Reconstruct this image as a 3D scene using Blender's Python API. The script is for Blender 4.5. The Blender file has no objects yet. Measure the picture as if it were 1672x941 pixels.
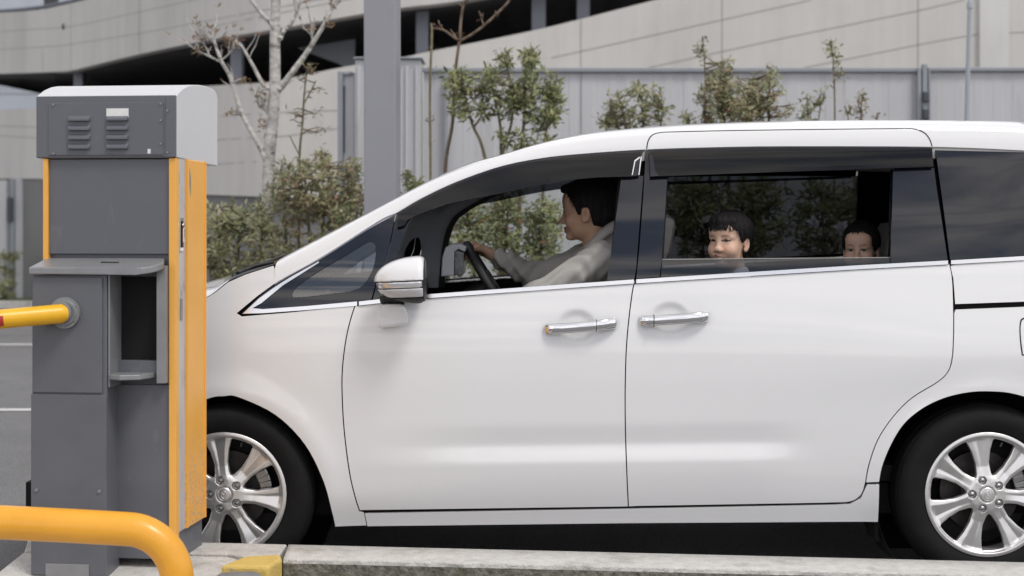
import bpy, bmesh, math, random
import numpy as np
from mathutils import Vector, Matrix

random.seed(7); RNG = np.random.default_rng(11)
sc = bpy.context.scene
COL = sc.collection
R = math.radians

# ------------------------------------------------------------------ camera model (photo pixels 1672 x 941)
FPX, CX, HY, EYE = 2580.0, 836.0, 370.0, 1.36
def P(px, py, Y):                       # the world point at depth Y that the survey photo shows at (px, py)
    return ((px - CX) / FPX * Y, Y, EYE - (py - HY) / FPX * Y)
def gY(py, z=0.0):                      # depth of a ground point of height z
    return (EYE - z) * FPX / (py - HY)

# ------------------------------------------------------------------ scene-graph helpers
ORG = {}
def tag(o, label=None, cat=None, group=None, kind=None):
    if label: o['label'] = label
    if cat: o['category'] = cat
    if group: o['group'] = group
    if kind: o['kind'] = kind
    return o
def thing(name, loc, label, cat, group=None):
    o = bpy.data.objects.new(name, None); COL.objects.link(o)
    o.location = loc; o.empty_display_size = .1
    ORG[o] = Vector(loc)
    return tag(o, label, cat, group)
def rootorg(o):
    while o.parent: o = o.parent
    return ORG.get(o, Vector((0, 0, 0)))
def link(name, me, mats, parent=None):
    o = bpy.data.objects.new(name, me)
    for m in (mats if isinstance(mats, (list, tuple)) else [mats]): me.materials.append(m)
    if parent is not None:
        o.parent = parent
        me.transform(Matrix.Translation(-rootorg(parent)))
    COL.objects.link(o)
    return o
def copy_tree(o, parent=None):
    c = o.copy(); COL.objects.link(c)
    if parent is not None: c.parent = parent
    for ch in list(o.children): copy_tree(ch, c)
    return c

class MB:                               # collects shapes, then links them as ONE mesh object
    def __init__(s): s.v = []; s.f = []; s.m = []; s.s = []
    def add(s, v, f, mi=0, smooth=False):
        n = len(s.v); s.v.extend([tuple(map(float, p)) for p in v])
        for q in f: s.f.append(tuple(n + i for i in q)); s.m.append(mi); s.s.append(smooth)
        return s
    def box(s, c, size, rot=None, mi=0, bev=0.0):
        bm = bmesh.new(); bmesh.ops.create_cube(bm, size=1)
        bmesh.ops.scale(bm, vec=size, verts=bm.verts)
        if bev > 0:
            bmesh.ops.bevel(bm, geom=list(bm.edges), offset=bev, segments=2, profile=.5, affect='EDGES')
        if rot is not None: bmesh.ops.transform(bm, matrix=rot.to_4x4(), verts=bm.verts)
        bmesh.ops.translate(bm, vec=c, verts=bm.verts)
        bm.verts.index_update()
        s.add([v.co for v in bm.verts], [[v.index for v in f.verts] for f in bm.faces], mi, False)
        bm.free(); return s
    def tube(s, pts, rad, seg=12, mi=0, cap=True, smooth=True):
        pts = [Vector(p) for p in pts]; n = len(pts)
        if not hasattr(rad, '__len__'): rad = [rad] * n
        t0 = (pts[1] - pts[0]).normalized()
        up = Vector((0, 0, 1)) if abs(t0.z) < .9 else Vector((0, 1, 0))
        a = t0.cross(up).normalized(); rings = []
        for i in range(n):
            t = (pts[min(i + 1, n - 1)] - pts[max(i - 1, 0)]).normalized()
            a = (a - t * a.dot(t)).normalized(); b = t.cross(a)
            rings.append([pts[i] + (a * math.cos(2 * math.pi * k / seg) + b * math.sin(2 * math.pi * k / seg)) * rad[i] for k in range(seg)])
        v = [p for r in rings for p in r]; f = []
        for i in range(n - 1):
            for k in range(seg):
                k2 = (k + 1) % seg
                f.append((i * seg + k, i * seg + k2, (i + 1) * seg + k2, (i + 1) * seg + k))
        s.add(v, f, mi, smooth)
        if cap:
            s.add(rings[0], [tuple(range(seg))[::-1]], mi); s.add(rings[-1], [tuple(range(seg))], mi)
        return s
    def lathe(s, prof, c, axis='Y', seg=48, mi=0, smooth=True):     # prof: (r, a) pairs, a along the axis
        v = []; f = []
        for r, a in prof:
            for k in range(seg):
                t = 2 * math.pi * k / seg; x, z = r * math.cos(t), r * math.sin(t)
                v.append((c[0] + x, c[1] + a, c[2] + z) if axis == 'Y' else (c[0] + x, c[1] + z, c[2] + a))
        for i in range(len(prof) - 1):
            for k in range(seg):
                k2 = (k + 1) % seg
                f.append((i * seg + k, (i + 1) * seg + k, (i + 1) * seg + k2, i * seg + k2))
        return s.add(v, f, mi, smooth)
    def prism(s, front, back, mi=0):    # two loops of 3-D points, capped
        n = len(front); v = list(front) + list(back)
        f = [tuple(range(n)), tuple(range(2 * n - 1, n - 1, -1))]
        for i in range(n):
            j = (i + 1) % n; f.append((i, n + i, n + j, j))
        return s.add(v, f, mi)
    def build(s, name, mats, parent=None, bev=0.0, fixn=True):
        me = bpy.data.meshes.new(name); me.from_pydata(s.v, [], s.f)
        me.polygons.foreach_set('material_index', s.m); me.polygons.foreach_set('use_smooth', s.s)
        if fixn:
            bm = bmesh.new(); bm.from_mesh(me); bmesh.ops.recalc_face_normals(bm, faces=bm.faces)
            if bev > 0:
                es = [e for e in bm.edges if len(e.link_faces) == 2 and e.calc_face_angle(0) > .6]
                bmesh.ops.bevel(bm, geom=es, offset=bev, segments=2, profile=.5, affect='EDGES', clamp_overlap=True)
            bm.to_mesh(me); bm.free()
        me.update()
        return link(name, me, mats, parent)

# ------------------------------------------------------------------ materials
def nodes(name):
    m = bpy.data.materials.new(name); m.use_nodes = True
    nt = m.node_tree; b = nt.nodes['Principled BSDF']
    return m, nt, b
def mat(name, col, rough=.5, metal=0., var=.0, vscale=6., bump=0., bscale=60., coat=0., spec=.5, stain=None, detail=5., stretch=None, rvar=0.):
    m, nt, b = nodes(name); L = nt.links.new
    b.inputs['Base Color'].default_value = (*col, 1); b.inputs['Roughness'].default_value = rough
    b.inputs['Metallic'].default_value = metal; b.inputs['Coat Weight'].default_value = coat
    b.inputs['Coat Roughness'].default_value = .04; b.inputs['Specular IOR Level'].default_value = spec
    tc = nt.nodes.new('ShaderNodeTexCoord'); src = tc.outputs['Object']
    if stretch:
        mp = nt.nodes.new('ShaderNodeMapping'); mp.inputs['Scale'].default_value = stretch
        L(src, mp.inputs['Vector']); src = mp.outputs['Vector']
    colsock = None
    if var > 0:
        n = nt.nodes.new('ShaderNodeTexNoise'); n.inputs['Scale'].default_value = vscale; n.inputs['Detail'].default_value = detail
        n.inputs['Roughness'].default_value = .62
        L(src, n.inputs['Vector'])
        mr = nt.nodes.new('ShaderNodeMapRange'); mr.inputs[1].default_value = .3; mr.inputs[2].default_value = .7
        mr.inputs[3].default_value = 1 - var; mr.inputs[4].default_value = 1 + var
        L(n.outputs['Fac'], mr.inputs[0])
        mx = nt.nodes.new('ShaderNodeMix'); mx.data_type = 'RGBA'; mx.blend_type = 'MULTIPLY'; mx.inputs[0].default_value = 1
        mx.inputs[6].default_value = (*col, 1); L(mr.outputs[0], mx.inputs[7]); colsock = mx.outputs[2]
        if rvar:
            r2 = nt.nodes.new('ShaderNodeMapRange'); r2.inputs[1].default_value = .3; r2.inputs[2].default_value = .7
            r2.inputs[3].default_value = max(0, rough - rvar); r2.inputs[4].default_value = min(1, rough + rvar)
            L(n.outputs['Fac'], r2.inputs[0]); L(r2.outputs[0], b.inputs['Roughness'])
    if stain:                           # (colour, noise scale, low, high, stretch)
        n2 = nt.nodes.new('ShaderNodeTexNoise'); n2.inputs['Scale'].default_value = stain[1]; n2.inputs['Detail'].default_value = 7
        n2.inputs['Roughness'].default_value = .7
        mp2 = nt.nodes.new('ShaderNodeMapping'); mp2.inputs['Scale'].default_value = stain[4]; mp2.inputs['Location'].default_value = (3.1, 1.7, .4)
        L(tc.outputs['Object'], mp2.inputs['Vector']); L(mp2.outputs['Vector'], n2.inputs['Vector'])
        m3 = nt.nodes.new('ShaderNodeMapRange'); m3.inputs[1].default_value = stain[2]; m3.inputs[2].default_value = stain[3]
        L(n2.outputs['Fac'], m3.inputs[0])
        mx2 = nt.nodes.new('ShaderNodeMix'); mx2.data_type = 'RGBA'; L(m3.outputs[0], mx2.inputs[0])
        if colsock: L(colsock, mx2.inputs[6])
        else: mx2.inputs[6].default_value = (*col, 1)
        mx2.inputs[7].default_value = (*stain[0], 1); colsock = mx2.outputs[2]
    if colsock: L(colsock, b.inputs['Base Color'])
    if bump > 0:
        n3 = nt.nodes.new('ShaderNodeTexNoise'); n3.inputs['Scale'].default_value = bscale; n3.inputs['Detail'].default_value = 6
        L(src, n3.inputs['Vector'])
        bp = nt.nodes.new('ShaderNodeBump'); bp.inputs['Strength'].default_value = bump; bp.inputs['Distance'].default_value = .01
        L(n3.outputs['Fac'], bp.inputs['Height']); L(bp.outputs['Normal'], b.inputs['Normal'])
    return m
def glass(name, tint, rough=.0, ior=1.5):
    m = bpy.data.materials.new(name); m.use_nodes = True; nt = m.node_tree; nt.nodes.clear(); L = nt.links.new
    o = nt.nodes.new('ShaderNodeOutputMaterial'); t = nt.nodes.new('ShaderNodeBsdfTransparent'); t.inputs[0].default_value = (*tint, 1)
    g = nt.nodes.new('ShaderNodeBsdfGlossy'); g.inputs['Roughness'].default_value = rough
    f = nt.nodes.new('ShaderNodeFresnel'); f.inputs[0].default_value = ior
    mx = nt.nodes.new('ShaderNodeMixShader'); L(f.outputs[0], mx.inputs[0]); L(t.outputs[0], mx.inputs[1]); L(g.outputs[0], mx.inputs[2])
    L(mx.outputs[0], o.inputs[0]); return m
def attrmat(name, rough=.5, spec=.4, sss=0., trans=0., bump=0, bscale=300):
    m, nt, b = nodes(name); L = nt.links.new
    a = nt.nodes.new('ShaderNodeAttribute'); a.attribute_name = 'Col'
    L(a.outputs['Color'], b.inputs['Base Color']); b.inputs['Roughness'].default_value = rough; b.inputs['Specular IOR Level'].default_value = spec
    if sss:
        b.inputs['Subsurface Weight'].default_value = sss; b.inputs['Subsurface Radius'].default_value = (.012, .005, .003); b.inputs['Subsurface Scale'].default_value = 1
    if bump:
        tc = nt.nodes.new('ShaderNodeTexCoord'); n3 = nt.nodes.new('ShaderNodeTexNoise'); n3.inputs['Scale'].default_value = bscale
        L(tc.outputs['Object'], n3.inputs['Vector']); bp = nt.nodes.new('ShaderNodeBump'); bp.inputs['Strength'].default_value = bump; bp.inputs['Distance'].default_value = .002
        L(n3.outputs['Fac'], bp.inputs['Height']); L(bp.outputs['Normal'], b.inputs['Normal'])
    if trans:
        o = nt.nodes['Material Output']; tr = nt.nodes.new('ShaderNodeBsdfTranslucent'); L(a.outputs['Color'], tr.inputs[0])
        mx = nt.nodes.new('ShaderNodeMixShader'); mx.inputs[0].default_value = trans
        L(b.outputs[0], mx.inputs[1]); L(tr.outputs[0], mx.inputs[2]); L(mx.outputs[0], o.inputs[0])
    return m

M = {}
M['paint'] = mat('white_car_paint', (.81, .81, .815), .28, coat=1., spec=.5, var=.012, vscale=1.5)
M['gloss'] = mat('gloss_black_trim', (.007, .009, .016), .03, spec=.62)
M['black'] = mat('matt_black_plastic', (.012, .012, .013), .55, var=.2, vscale=20)
M['void'] = mat('underbody_black', (.006, .006, .006), .9)
M['rubber'] = mat('tyre_rubber', (.009, .009, .0095), .78, spec=.25, var=.25, vscale=14, bump=.12, bscale=120)
M['alloy'] = mat('alloy_silver', (.78, .77, .76), .33, metal=.80, var=.05, vscale=9)
M['alloy2'] = mat('nut_steel', (.32, .32, .32), .3, metal=1)
M['disc'] = mat('brake_disc_steel', (.055, .05, .048), .45, metal=.6, var=.2, vscale=30)
M['chrome'] = mat('chrome', (.82, .82, .83), .07, metal=1.)
M['chrome2'] = mat('satin_chrome', (.80, .80, .81), .16, metal=1.)
M['visor'] = glass('smoked_acrylic', (.05, .058, .072), .01, 1.52)
M['glass'] = glass('clear_window_glass', (.80, .84, .82), .0, 1.5)
M['tint'] = glass('privacy_window_glass', (.075, .078, .085), .0, 1.6)
M['tint2'] = glass('light_privacy_glass', (.20, .21, .24), .0, 1.8)
M['pane2'] = glass('quarter_light_glass', (.62, .66, .68), .0, 2.3)
M['dark'] = mat('deep_privacy_glass', (.005, .007, .013), .015, spec=.66)
M['lens'] = mat('lamp_lens', (.75, .75, .76), .08, metal=.55, coat=1)
M['seat'] = mat('grey_leather_seat', (.30, .29, .275), .5, var=.08, vscale=8, bump=.1, bscale=120)
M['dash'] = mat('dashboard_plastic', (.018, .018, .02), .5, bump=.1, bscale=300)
M['trimgrey'] = mat('grey_interior_trim', (.60, .63, .70), .6, bump=.06, bscale=300)
M['lining'] = mat('headliner_fabric', (.42, .41, .39), .9)
M['hood'] = mat('instrument_silver', (.30, .31, .34), .4, metal=.2)
M['dial'] = mat('instrument_dial_glass', (.09, .09, .10), .12, var=.5, vscale=40)
M['mcap'] = mat('mirror_silver', (.62, .62, .63), .22, coat=.6)

# ------------------------------------------------------------------ curves
def cr(pts, n=6, closed=False):         # Catmull-Rom resampling
    p = [np.array(q, float) for q in pts]; out = []; N = len(p)
    for i in range(N if closed else N - 1):
        p0 = p[(i - 1) % N] if (closed or i > 0) else 2 * p[0] - p[1]
        p1, p2 = p[i], p[(i + 1) % N]
        p3 = p[(i + 2) % N] if (closed or i + 2 < N) else 2 * p[-1] - p[-2]
        for k in range(n):
            t = k / n
            out.append(tuple(.5 * ((2 * p1) + (-p0 + p2) * t + (2 * p0 - 5 * p1 + 4 * p2 - p3) * t * t + (-p0 + 3 * p1 - 3 * p2 + p3) * t ** 3)))
    if not closed: out.append(tuple(p[-1]))
    return out
def lerp_line(pts):
    xs = [p[0] for p in pts]; ys = [p[1] for p in pts]
    return lambda x: np.interp(x, xs, ys)
def rotz(a): return Matrix.Rotation(a, 3, 'Z')

# ------------------------------------------------------------------ surface nets (for cast, moulded and living shapes)
class Field:
    def __init__(s, lo, hi, h):
        s.lo = np.array(lo, float); s.h = h
        s.n = np.ceil((np.array(hi) - s.lo) / h).astype(int) + 1
        s.D = np.full(s.n, 9.0, np.float32)
    def _sl(s, c, r):
        a = np.maximum(np.floor((np.array(c) - r - s.lo) / s.h).astype(int), 0)
        b = np.minimum(np.ceil((np.array(c) + r - s.lo) / s.h).astype(int) + 1, s.n)
        if np.any(b <= a): return None, None
        ax = [(s.lo[i] + s.h * np.arange(a[i], b[i])).astype(np.float32) for i in range(3)]
        return (slice(a[0], b[0]), slice(a[1], b[1]), slice(a[2], b[2])), np.meshgrid(*ax, indexing='ij')
    def union(s, fn, c, r, k=.0):
        sl, g = s._sl(c, np.array(r) + k + 4 * s.h)
        if sl is None: return
        d = fn(*g); a = s.D[sl]
        if k > 0:
            t = np.clip(.5 + .5 * (a - d) / k, 0, 1); s.D[sl] = a * (1 - t) + d * t - k * t * (1 - t)
        else: s.D[sl] = np.minimum(a, d)
    def cut(s, fn, c, r, k=.0):
        sl, g = s._sl(c, np.array(r) + k + 4 * s.h)
        if sl is None: return
        d = -fn(*g); a = s.D[sl]
        if k > 0:
            t = np.clip(.5 - .5 * (a - d) / k, 0, 1); s.D[sl] = a * (1 - t) + d * t + k * t * (1 - t)
        else: s.D[sl] = np.maximum(a, d)
    def mesh(s):
        D = s.D; S = D < 0; n = np.array(D.shape)
        cs = np.zeros(n - 1, np.int8)
        for i in (0, 1):
            for j in (0, 1):
                for k in (0, 1): cs += S[i:n[0] - 1 + i, j:n[1] - 1 + j, k:n[2] - 1 + k]
        act = (cs > 0) & (cs < 8); idx = np.full(act.shape, -1, np.int64)
        ii = np.argwhere(act); idx[act] = np.arange(len(ii))
        acc = np.zeros((len(ii), 3)); cnt = np.zeros(len(ii))
        for ax in range(3):
            o = [a for a in range(3) if a != ax]
            for u in (0, 1):
                for w in (0, 1):
                    p = ii.copy(); p[:, o[0]] += u; p[:, o[1]] += w; q = p.copy(); q[:, ax] += 1
                    a = D[tuple(p.T)]; b = D[tuple(q.T)]; mk = (a < 0) != (b < 0)
                    t = np.where(mk, a / np.where(mk, a - b, 1), 0)
                    pos = p.astype(float); pos[:, ax] += t; acc[mk] += pos[mk]; cnt[mk] += 1
        V = s.lo + s.h * acc / cnt[:, None]; F = []
        for ax in range(3):
            o1, o2 = (ax + 1) % 3, (ax + 2) % 3
            a = [slice(None)] * 3; b = [slice(None)] * 3
            for t in range(3):
                if t == ax: a[t] = slice(0, n[t] - 1); b[t] = slice(1, n[t])
                else: a[t] = slice(1, n[t] - 1); b[t] = slice(1, n[t] - 1)
            sa, sb = S[tuple(a)], S[tuple(b)]
            e = np.argwhere(sa != sb); fl = sa[tuple(e.T)]
            base = e.copy(); base[:, o1] += 1; base[:, o2] += 1
            def c(u, w):
                q = base.copy(); q[:, o1] -= u; q[:, o2] -= w; return idx[tuple(q.T)]
            quad = np.stack([c(1, 1), c(0, 1), c(0, 0), c(1, 0)], 1)
            quad[~fl] = quad[~fl][:, ::-1]; F.append(quad)
        return V, np.concatenate(F)
def to_mesh(name, V, F):
    me = bpy.data.meshes.new(name); me.from_pydata(V.tolist(), [], F.tolist())
    me.polygons.foreach_set('use_smooth', [True] * len(F)); me.update(); return me
def setcol(me, C):
    a = me.color_attributes.new('Col', 'FLOAT_COLOR', 'POINT')
    a.data.foreach_set('color', np.concatenate([C, np.ones((len(C), 1))], 1).astype(np.float32).ravel())
def ell(c, r):
    def f(x, y, z):
        x, y, z = x - c[0], y - c[1], z - c[2]
        k0 = np.sqrt((x / r[0]) ** 2 + (y / r[1]) ** 2 + (z / r[2]) ** 2) + 1e-9
        k1 = np.sqrt((x / r[0] ** 2) ** 2 + (y / r[1] ** 2) ** 2 + (z / r[2] ** 2) ** 2) + 1e-9
        return k0 * (k0 - 1) / k1
    return f
def caps(a, b, ra, rb):
    a = np.array(a, float); b = np.array(b, float); d = b - a; L2 = float(d @ d) + 1e-12
    def f(x, y, z):
        t = np.clip(((x - a[0]) * d[0] + (y - a[1]) * d[1] + (z - a[2]) * d[2]) / L2, 0, 1)
        return np.sqrt((x - a[0] - t * d[0]) ** 2 + (y - a[1] - t * d[1]) ** 2 + (z - a[2] - t * d[2]) ** 2) - (ra + (rb - ra) * t)
    return f
def rbox(c, hs, r):
    def f(x, y, z):
        q = [np.abs(v - c[i]) - hs[i] + r for i, v in enumerate((x, y, z))]
        return np.sqrt(sum(np.maximum(v, 0) ** 2 for v in q)) + np.minimum(np.maximum(np.maximum(q[0], q[1]), q[2]), 0) - r
    return f

# ================================================================== THE MINIVAN
Y0, YC, WHALF = 6.0, 6.90, 0.90
XF, XR = -2.0, 2.74
ZT = np.arange(0.10, 1.90, 0.004)
_kn = [(0.10, .075), (.22, .055), (.27, .040), (.30, .030), (.44, .012), (.60, .0045), (.78, .0), (.92, .003), (1.00, .011), (1.10, .027), (1.18, .043), (1.40, .105), (1.66, .190), (1.9, .29)]
_zb = np.interp(ZT, [k[0] for k in _kn], [k[1] for k in _kn])
def _sm(a, sig):
    w = np.exp(-.5 * (np.arange(-60, 61) * .004 / sig) ** 2); w /= w.sum()
    return np.convolve(np.pad(a, 60, mode='reflect', reflect_type='odd'), w, 'valid')
_zb = _sm(_zb, .035)
_cr = np.interp(ZT, [.0, .30, .452, .462, .525, .60, 3], [0, 0, -.007, -.0065, .0095, 0, 0]); _cr = _sm(_cr, .009)
WHEELS = [((366 - CX) / FPX * 6.03, (1612 - CX) / FPX * 6.03), EYE - 438 / FPX * 6.03]
HANDLES = [(948, 533), (1101, 521)]
def F(X, Z, cups=True):
    X = np.asarray(X, float); Z = np.asarray(Z, float)
    d = np.interp(Z, ZT, _zb)
    px = CX + X * FPX / 6.0
    amp = np.clip((px - 570) / 260, 0, 1) * np.clip((1350 - px) / 130, 0, 1); amp = amp * amp * (3 - 2 * amp)
    zc = Z - (px - 800) * .00003                     # the crease climbs slightly rearwards
    d = d + np.interp(zc, ZT, _cr) * amp
    for xw in WHEELS[0]:
        rr = np.sqrt((X - xw) ** 2 + (Z - WHEELS[1] + .01) ** 2)
        d = d - .009 * np.exp(-((rr - .40) / .055) ** 2) * (Z < 1.2)
    d = d - .012 * np.exp(-((px - 1640) / 260) ** 2 - ((Z - .86) / .13) ** 2)      # rear haunch
    for hx, hy in HANDLES:
        ex = (X - (hx - 6 - CX) / FPX * 6) / .064; ez = (Z - (EYE - (hy - HY) / FPX * 6)) / .053
        d = d + .0105 * np.exp(-(ex ** 2 + ez ** 2) ** 2.6)
    t = np.clip((-.502 - X) / (-.502 - XF), 0, 1)
    d = d + WHALF * (1 - np.power(np.clip(1 - t ** 3.5, 0, 1), 1 / 3.5)) * (1 - d / WHALF)
    t = np.clip((X - 1.45) / (XR - 1.45), 0, 1)
    d = d + WHALF * (1 - np.power(np.clip(1 - t ** 4.5, 0, 1), 1 / 4.5)) * (1 - d / WHALF)
    return Y0 + d
def S(px, py, dy=0.0):                  # photo pixel -> (X, Z) on the body side
    if px < 330 or px > 1690:
        return (px - CX) / FPX * 6.0, EYE - (py - HY) / FPX * 6.0
    Y = 6.05
    for _ in range(12):
        X, Z = (px - CX) / FPX * Y, EYE - (py - HY) / FPX * Y
        Y = float(F(X, Z)) + dy
    return X, Z
def inset(poly, d):
    n = len(poly); A = sum(poly[i][0] * poly[(i + 1) % n][1] - poly[(i + 1) % n][0] * poly[i][1] for i in range(n))
    sg = 1 if A > 0 else -1; out = []
    for i in range(n):
        a, b, c = (np.array(poly[j]) for j in ((i - 1) % n, i, (i + 1) % n))
        e1, e2 = b - a, c - b
        n1 = np.array([-e1[1], e1[0]]) * sg / (np.linalg.norm(e1) + 1e-9); n2 = np.array([-e2[1], e2[0]]) * sg / (np.linalg.norm(e2) + 1e-9)
        m = n1 + n2; m /= max(np.linalg.norm(m), .4)
        k = 1 / max(.5, float(m @ n1))
        out.append(tuple(b + m * d * k))
    return out
def Dnorm(X, Z):
    e = .002
    fx = (F(X + e, Z) - F(X - e, Z)) / (2 * e); fz = (F(X, Z + e) - F(X, Z - e)) / (2 * e)
    n = np.stack([fx, -np.ones_like(fx), fz], 1); return n / np.linalg.norm(n, axis=1)[:, None]
CAR = thing('minivan', (0.30, YC, 0), 'white minivan with dark side windows rolled down and people inside', 'van')
HX = [((hx - 6 - CX) / FPX * 6, .085) for hx, hy in HANDLES]; HZ = [(EYE - (527 - HY) / FPX * 6, .078)]
def panel(name, mats, poly, holes=(), dy=0.0, thick=.022, step=.026, gap=0.0, parent=CAR, dyfun=None, px=True, rimmat=None, mi_rim=0):
    loops = []
    for k, lp in enumerate([poly] + list(holes)):
        q = [S(a, b, dy) for a, b in lp] if px else list(lp)
        if gap: q = inset(q, gap if k == 0 else -gap)
        loops.append(q)
    bm = bmesh.new(); es = []
    for q in loops:
        vs = [bm.verts.new((x, 0, z)) for x, z in q]
        for i in range(len(vs)): es.append(bm.edges.new((vs[i], vs[(i + 1) % len(vs)])))
    bmesh.ops.triangle_fill(bm, use_beauty=True, use_dissolve=False, edges=es, normal=(0, -1, 0))
    xs = [x for x, z in loops[0]]; zs = [z for x, z in loops[0]]
    def cuts(lo, hi, ax):
        c = lo + step * .5
        while c < hi:
            no = (1, 0, 0) if ax == 0 else (0, 0, 1); co = (c, 0, 0) if ax == 0 else (0, 0, c)
            bmesh.ops.bisect_plane(bm, geom=bm.verts[:] + bm.edges[:] + bm.faces[:], plane_co=co, plane_no=no, dist=1e-5)
            s = step
            if ax == 0 and (c < -1.75 or c > 2.35): s = step * .5
            if ax == 0 and c < -2.03: s = .012
            if ax == 1 and .40 < c < .60: s = min(step, .011)
            if 'door' in name and any(abs(c - hc) < hr for hc, hr in (HX if ax == 0 else HZ)): s = .005
            c += s
    if step < 1: cuts(min(xs), max(xs), 0); cuts(min(zs), max(zs), 1)
    bmesh.ops.triangulate(bm, faces=bm.faces[:])
    bm.verts.index_update(); bm.edges.index_update()
    X = np.array([v.co.x for v in bm.verts]); Z = np.array([v.co.z for v in bm.verts])
    DY = dy if dyfun is None else dyfun(X, Z)
    Y = F(X, Z) + DY; N = Dnorm(X, Z)
    V = np.stack([X, Y, Z], 1).tolist(); FA = []
    for f in bm.faces:
        ids = [v.index for v in f.verts]
        a, b, c = (np.array(V[i]) for i in ids)
        if np.cross(b - a, c - a)[1] > 0: ids = ids[::-1]
        FA.append(ids)
    nf = len(FA); nv = len(V); NN = N.tolist()
    if thick:
        for e in bm.edges:
            if len(e.link_faces) == 1:
                i, j = e.verts[0].index, e.verts[1].index
                f = e.link_faces[0]; cen = f.calc_center_median()
                a, b = e.verts[0].co, e.verts[1].co
                k = len(V); dx, dz = b.x - a.x, b.z - a.z; ln = math.hypot(dx, dz) + 1e-9
                nx, nz = dz / ln, -dx / ln
                if nx * (cen.x - a.x) + nz * (cen.z - a.z) > 0: nx, nz = -nx, -nz
                for q in (i, j): V.append(V[q]); NN.append((nx, -.25, nz))
                for q in (j, i): V.append((V[q][0], V[q][1] + thick, V[q][2])); NN.append((nx, 0, nz))
                FA.append((k, k + 1, k + 2, k + 3))
    bm.free()
    me = bpy.data.meshes.new(name); me.from_pydata(V, [], FA)
    me.polygons.foreach_set('use_smooth', [True] * len(FA))
    if mi_rim: me.polygons.foreach_set('material_index', [0] * nf + [mi_rim] * (len(FA) - nf))
    me.update(); NN = [Vector(n).normalized() for n in NN]
    me.normals_split_custom_set_from_vertices(NN)
    return link(name, me, mats, parent)

# ---- traced outlines (photo pixels)
ARCH_F = cr([(173, 862), (176, 839), (190, 791), (232, 726), (283, 678), (340, 652), (366, 648), (389, 649.5), (449, 678), (497, 726), (527, 785), (541, 835), (547, 861)], 5)
DOORFRONT = cr([(580, 498), (571, 527), (564, 560), (559, 604), (558.7, 645), (562, 703), (570.6, 771), (580, 812), (587, 834)], 4)
DOORMID = cr([(1037, 458), (1032, 480), (1024, 550), (1021, 620), (1021, 692), (1023, 760), (1026, 828)], 5)
DOORREAR = cr([(1550, 429), (1555, 454), (1557, 500), (1557, 550), (1554.6, 586), (1548, 607), (1531, 624), (1489, 650), (1459, 680), (1433.5, 718), (1418.6, 760), (1412, 794), (1404, 811), (1387, 820), (1360, 821.5)], 4)
ARCH_R = cr([(1434, 854), (1436, 790), (1446, 748), (1471, 700), (1501.6, 671), (1538.6, 652), (1578.6, 642), (1615, 640), (1655, 644), (1700, 660), (1745, 695), (1778, 740), (1794, 790), (1798, 862)], 5)
ZL = cr([(440, 470), (457, 458), (525, 420), (620, 360), (647, 348), (687, 324.5), (744.5, 297.4), (817, 272), (889, 257.7), (961, 250.4), (1053, 244.3), (1150, 241), (1281, 239), (1522, 240), (1672, 246), (1800, 254), (1900, 263), (2010, 276)], 6)
zl_py = lerp_line(ZL)
SIL = cr([(430, 437), (452, 425.6), (500, 400), (550, 374), (600, 348), (672, 310), (719, 286.6), (770, 266), (817, 253), (889, 232), (961, 217.5), (1030, 210), (1100, 204.5), (1200, 200), (1300, 197.5), (1450, 196), (1600, 197), (1672, 199), (1800, 205), (1900, 214), (2010, 228)], 6)
sil_py = lerp_line(SIL)
BELT = [(578, 500), (640, 493), (701, 487), (860, 475.5), (1036, 463), (1200, 452.5), (1400, 440), (1549, 432), (1672, 425), (1800, 418), (2000, 410)]
belt_lo = lerp_line(BELT)
belt_hi = lambda x: belt_lo(x) - 6.5
def seg(f, a, b, n): return [(float(x), float(f(x))) for x in np.linspace(a, b, n)]
up = lambda pts: pts[::-1]

fender = [(599.5, 859), (595, 836)] + up(DOORFRONT) + [(475, 509.5), (395, 516), (388, 511.5)] + cr([(420, 485), (457, 458)], 3) + [(447, 433), (420, 441.5), (400, 448)] \
    + cr([(372, 460.5), (335, 487), (250, 527), (150, 575), (50, 617), (5, 655), (-12, 705), (-21, 770), (-21, 820), (-14, 864)], 4) + [(172, 866)] + ARCH_F
panel('front_fender', M['paint'], fender, gap=.0022)
fd = DOORFRONT + seg(lambda x: 834 - (x - 587) * 6 / 440, 600, 1020, 12) + up(DOORMID) + up(seg(belt_lo, 584, 1034, 16))
fdoor = panel('front_door', M['paint'], fd, gap=.0022, step=.02)
sd = [(1037, 463.5)] + DOORMID[2:] + seg(lambda x: 827.5 - (x - 1026) * 5.8 / 334, 1040, 1340, 8) + up(DOORREAR) + up(seg(belt_lo, 1050, 1548, 14))
sdoor = panel('sliding_door', M['paint'], sd, gap=.0022, step=.02)
sill = [(595, 838), (1026, 830.5), (1360, 824), (1388, 822.5), (1405, 814), (1413, 797), (1416, 791), (1436, 791), (1434, 853), (1026, 855), (599.5, 860)]
panel('sill', M['paint'], sill, gap=.0014)
panel('quarter_panel', M['paint'], [(1560, 505), (1672, 500.5), (1800, 497), (1990, 492), (2014, 500), (2018, 600), (2018, 700), (2010, 800), (1990, 862)] + up(ARCH_R)[0:-6] + [(1436, 788)] + [(1413, 789)] + [p for p in up(DOORREAR) if p[1] < 789 and p[1] > 508 and p[0] > 1400], gap=.0022)
panel('upper_quarter_panel', M['paint'], [(1551, 434)] + [(1556, 456), (1559, 497.5)] + [(1672, 493.5), (1800, 490), (1990, 485), (2012, 480), (2006, 412)] + up(seg(belt_lo, 1560, 1990, 10)), gap=.0018)
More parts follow.
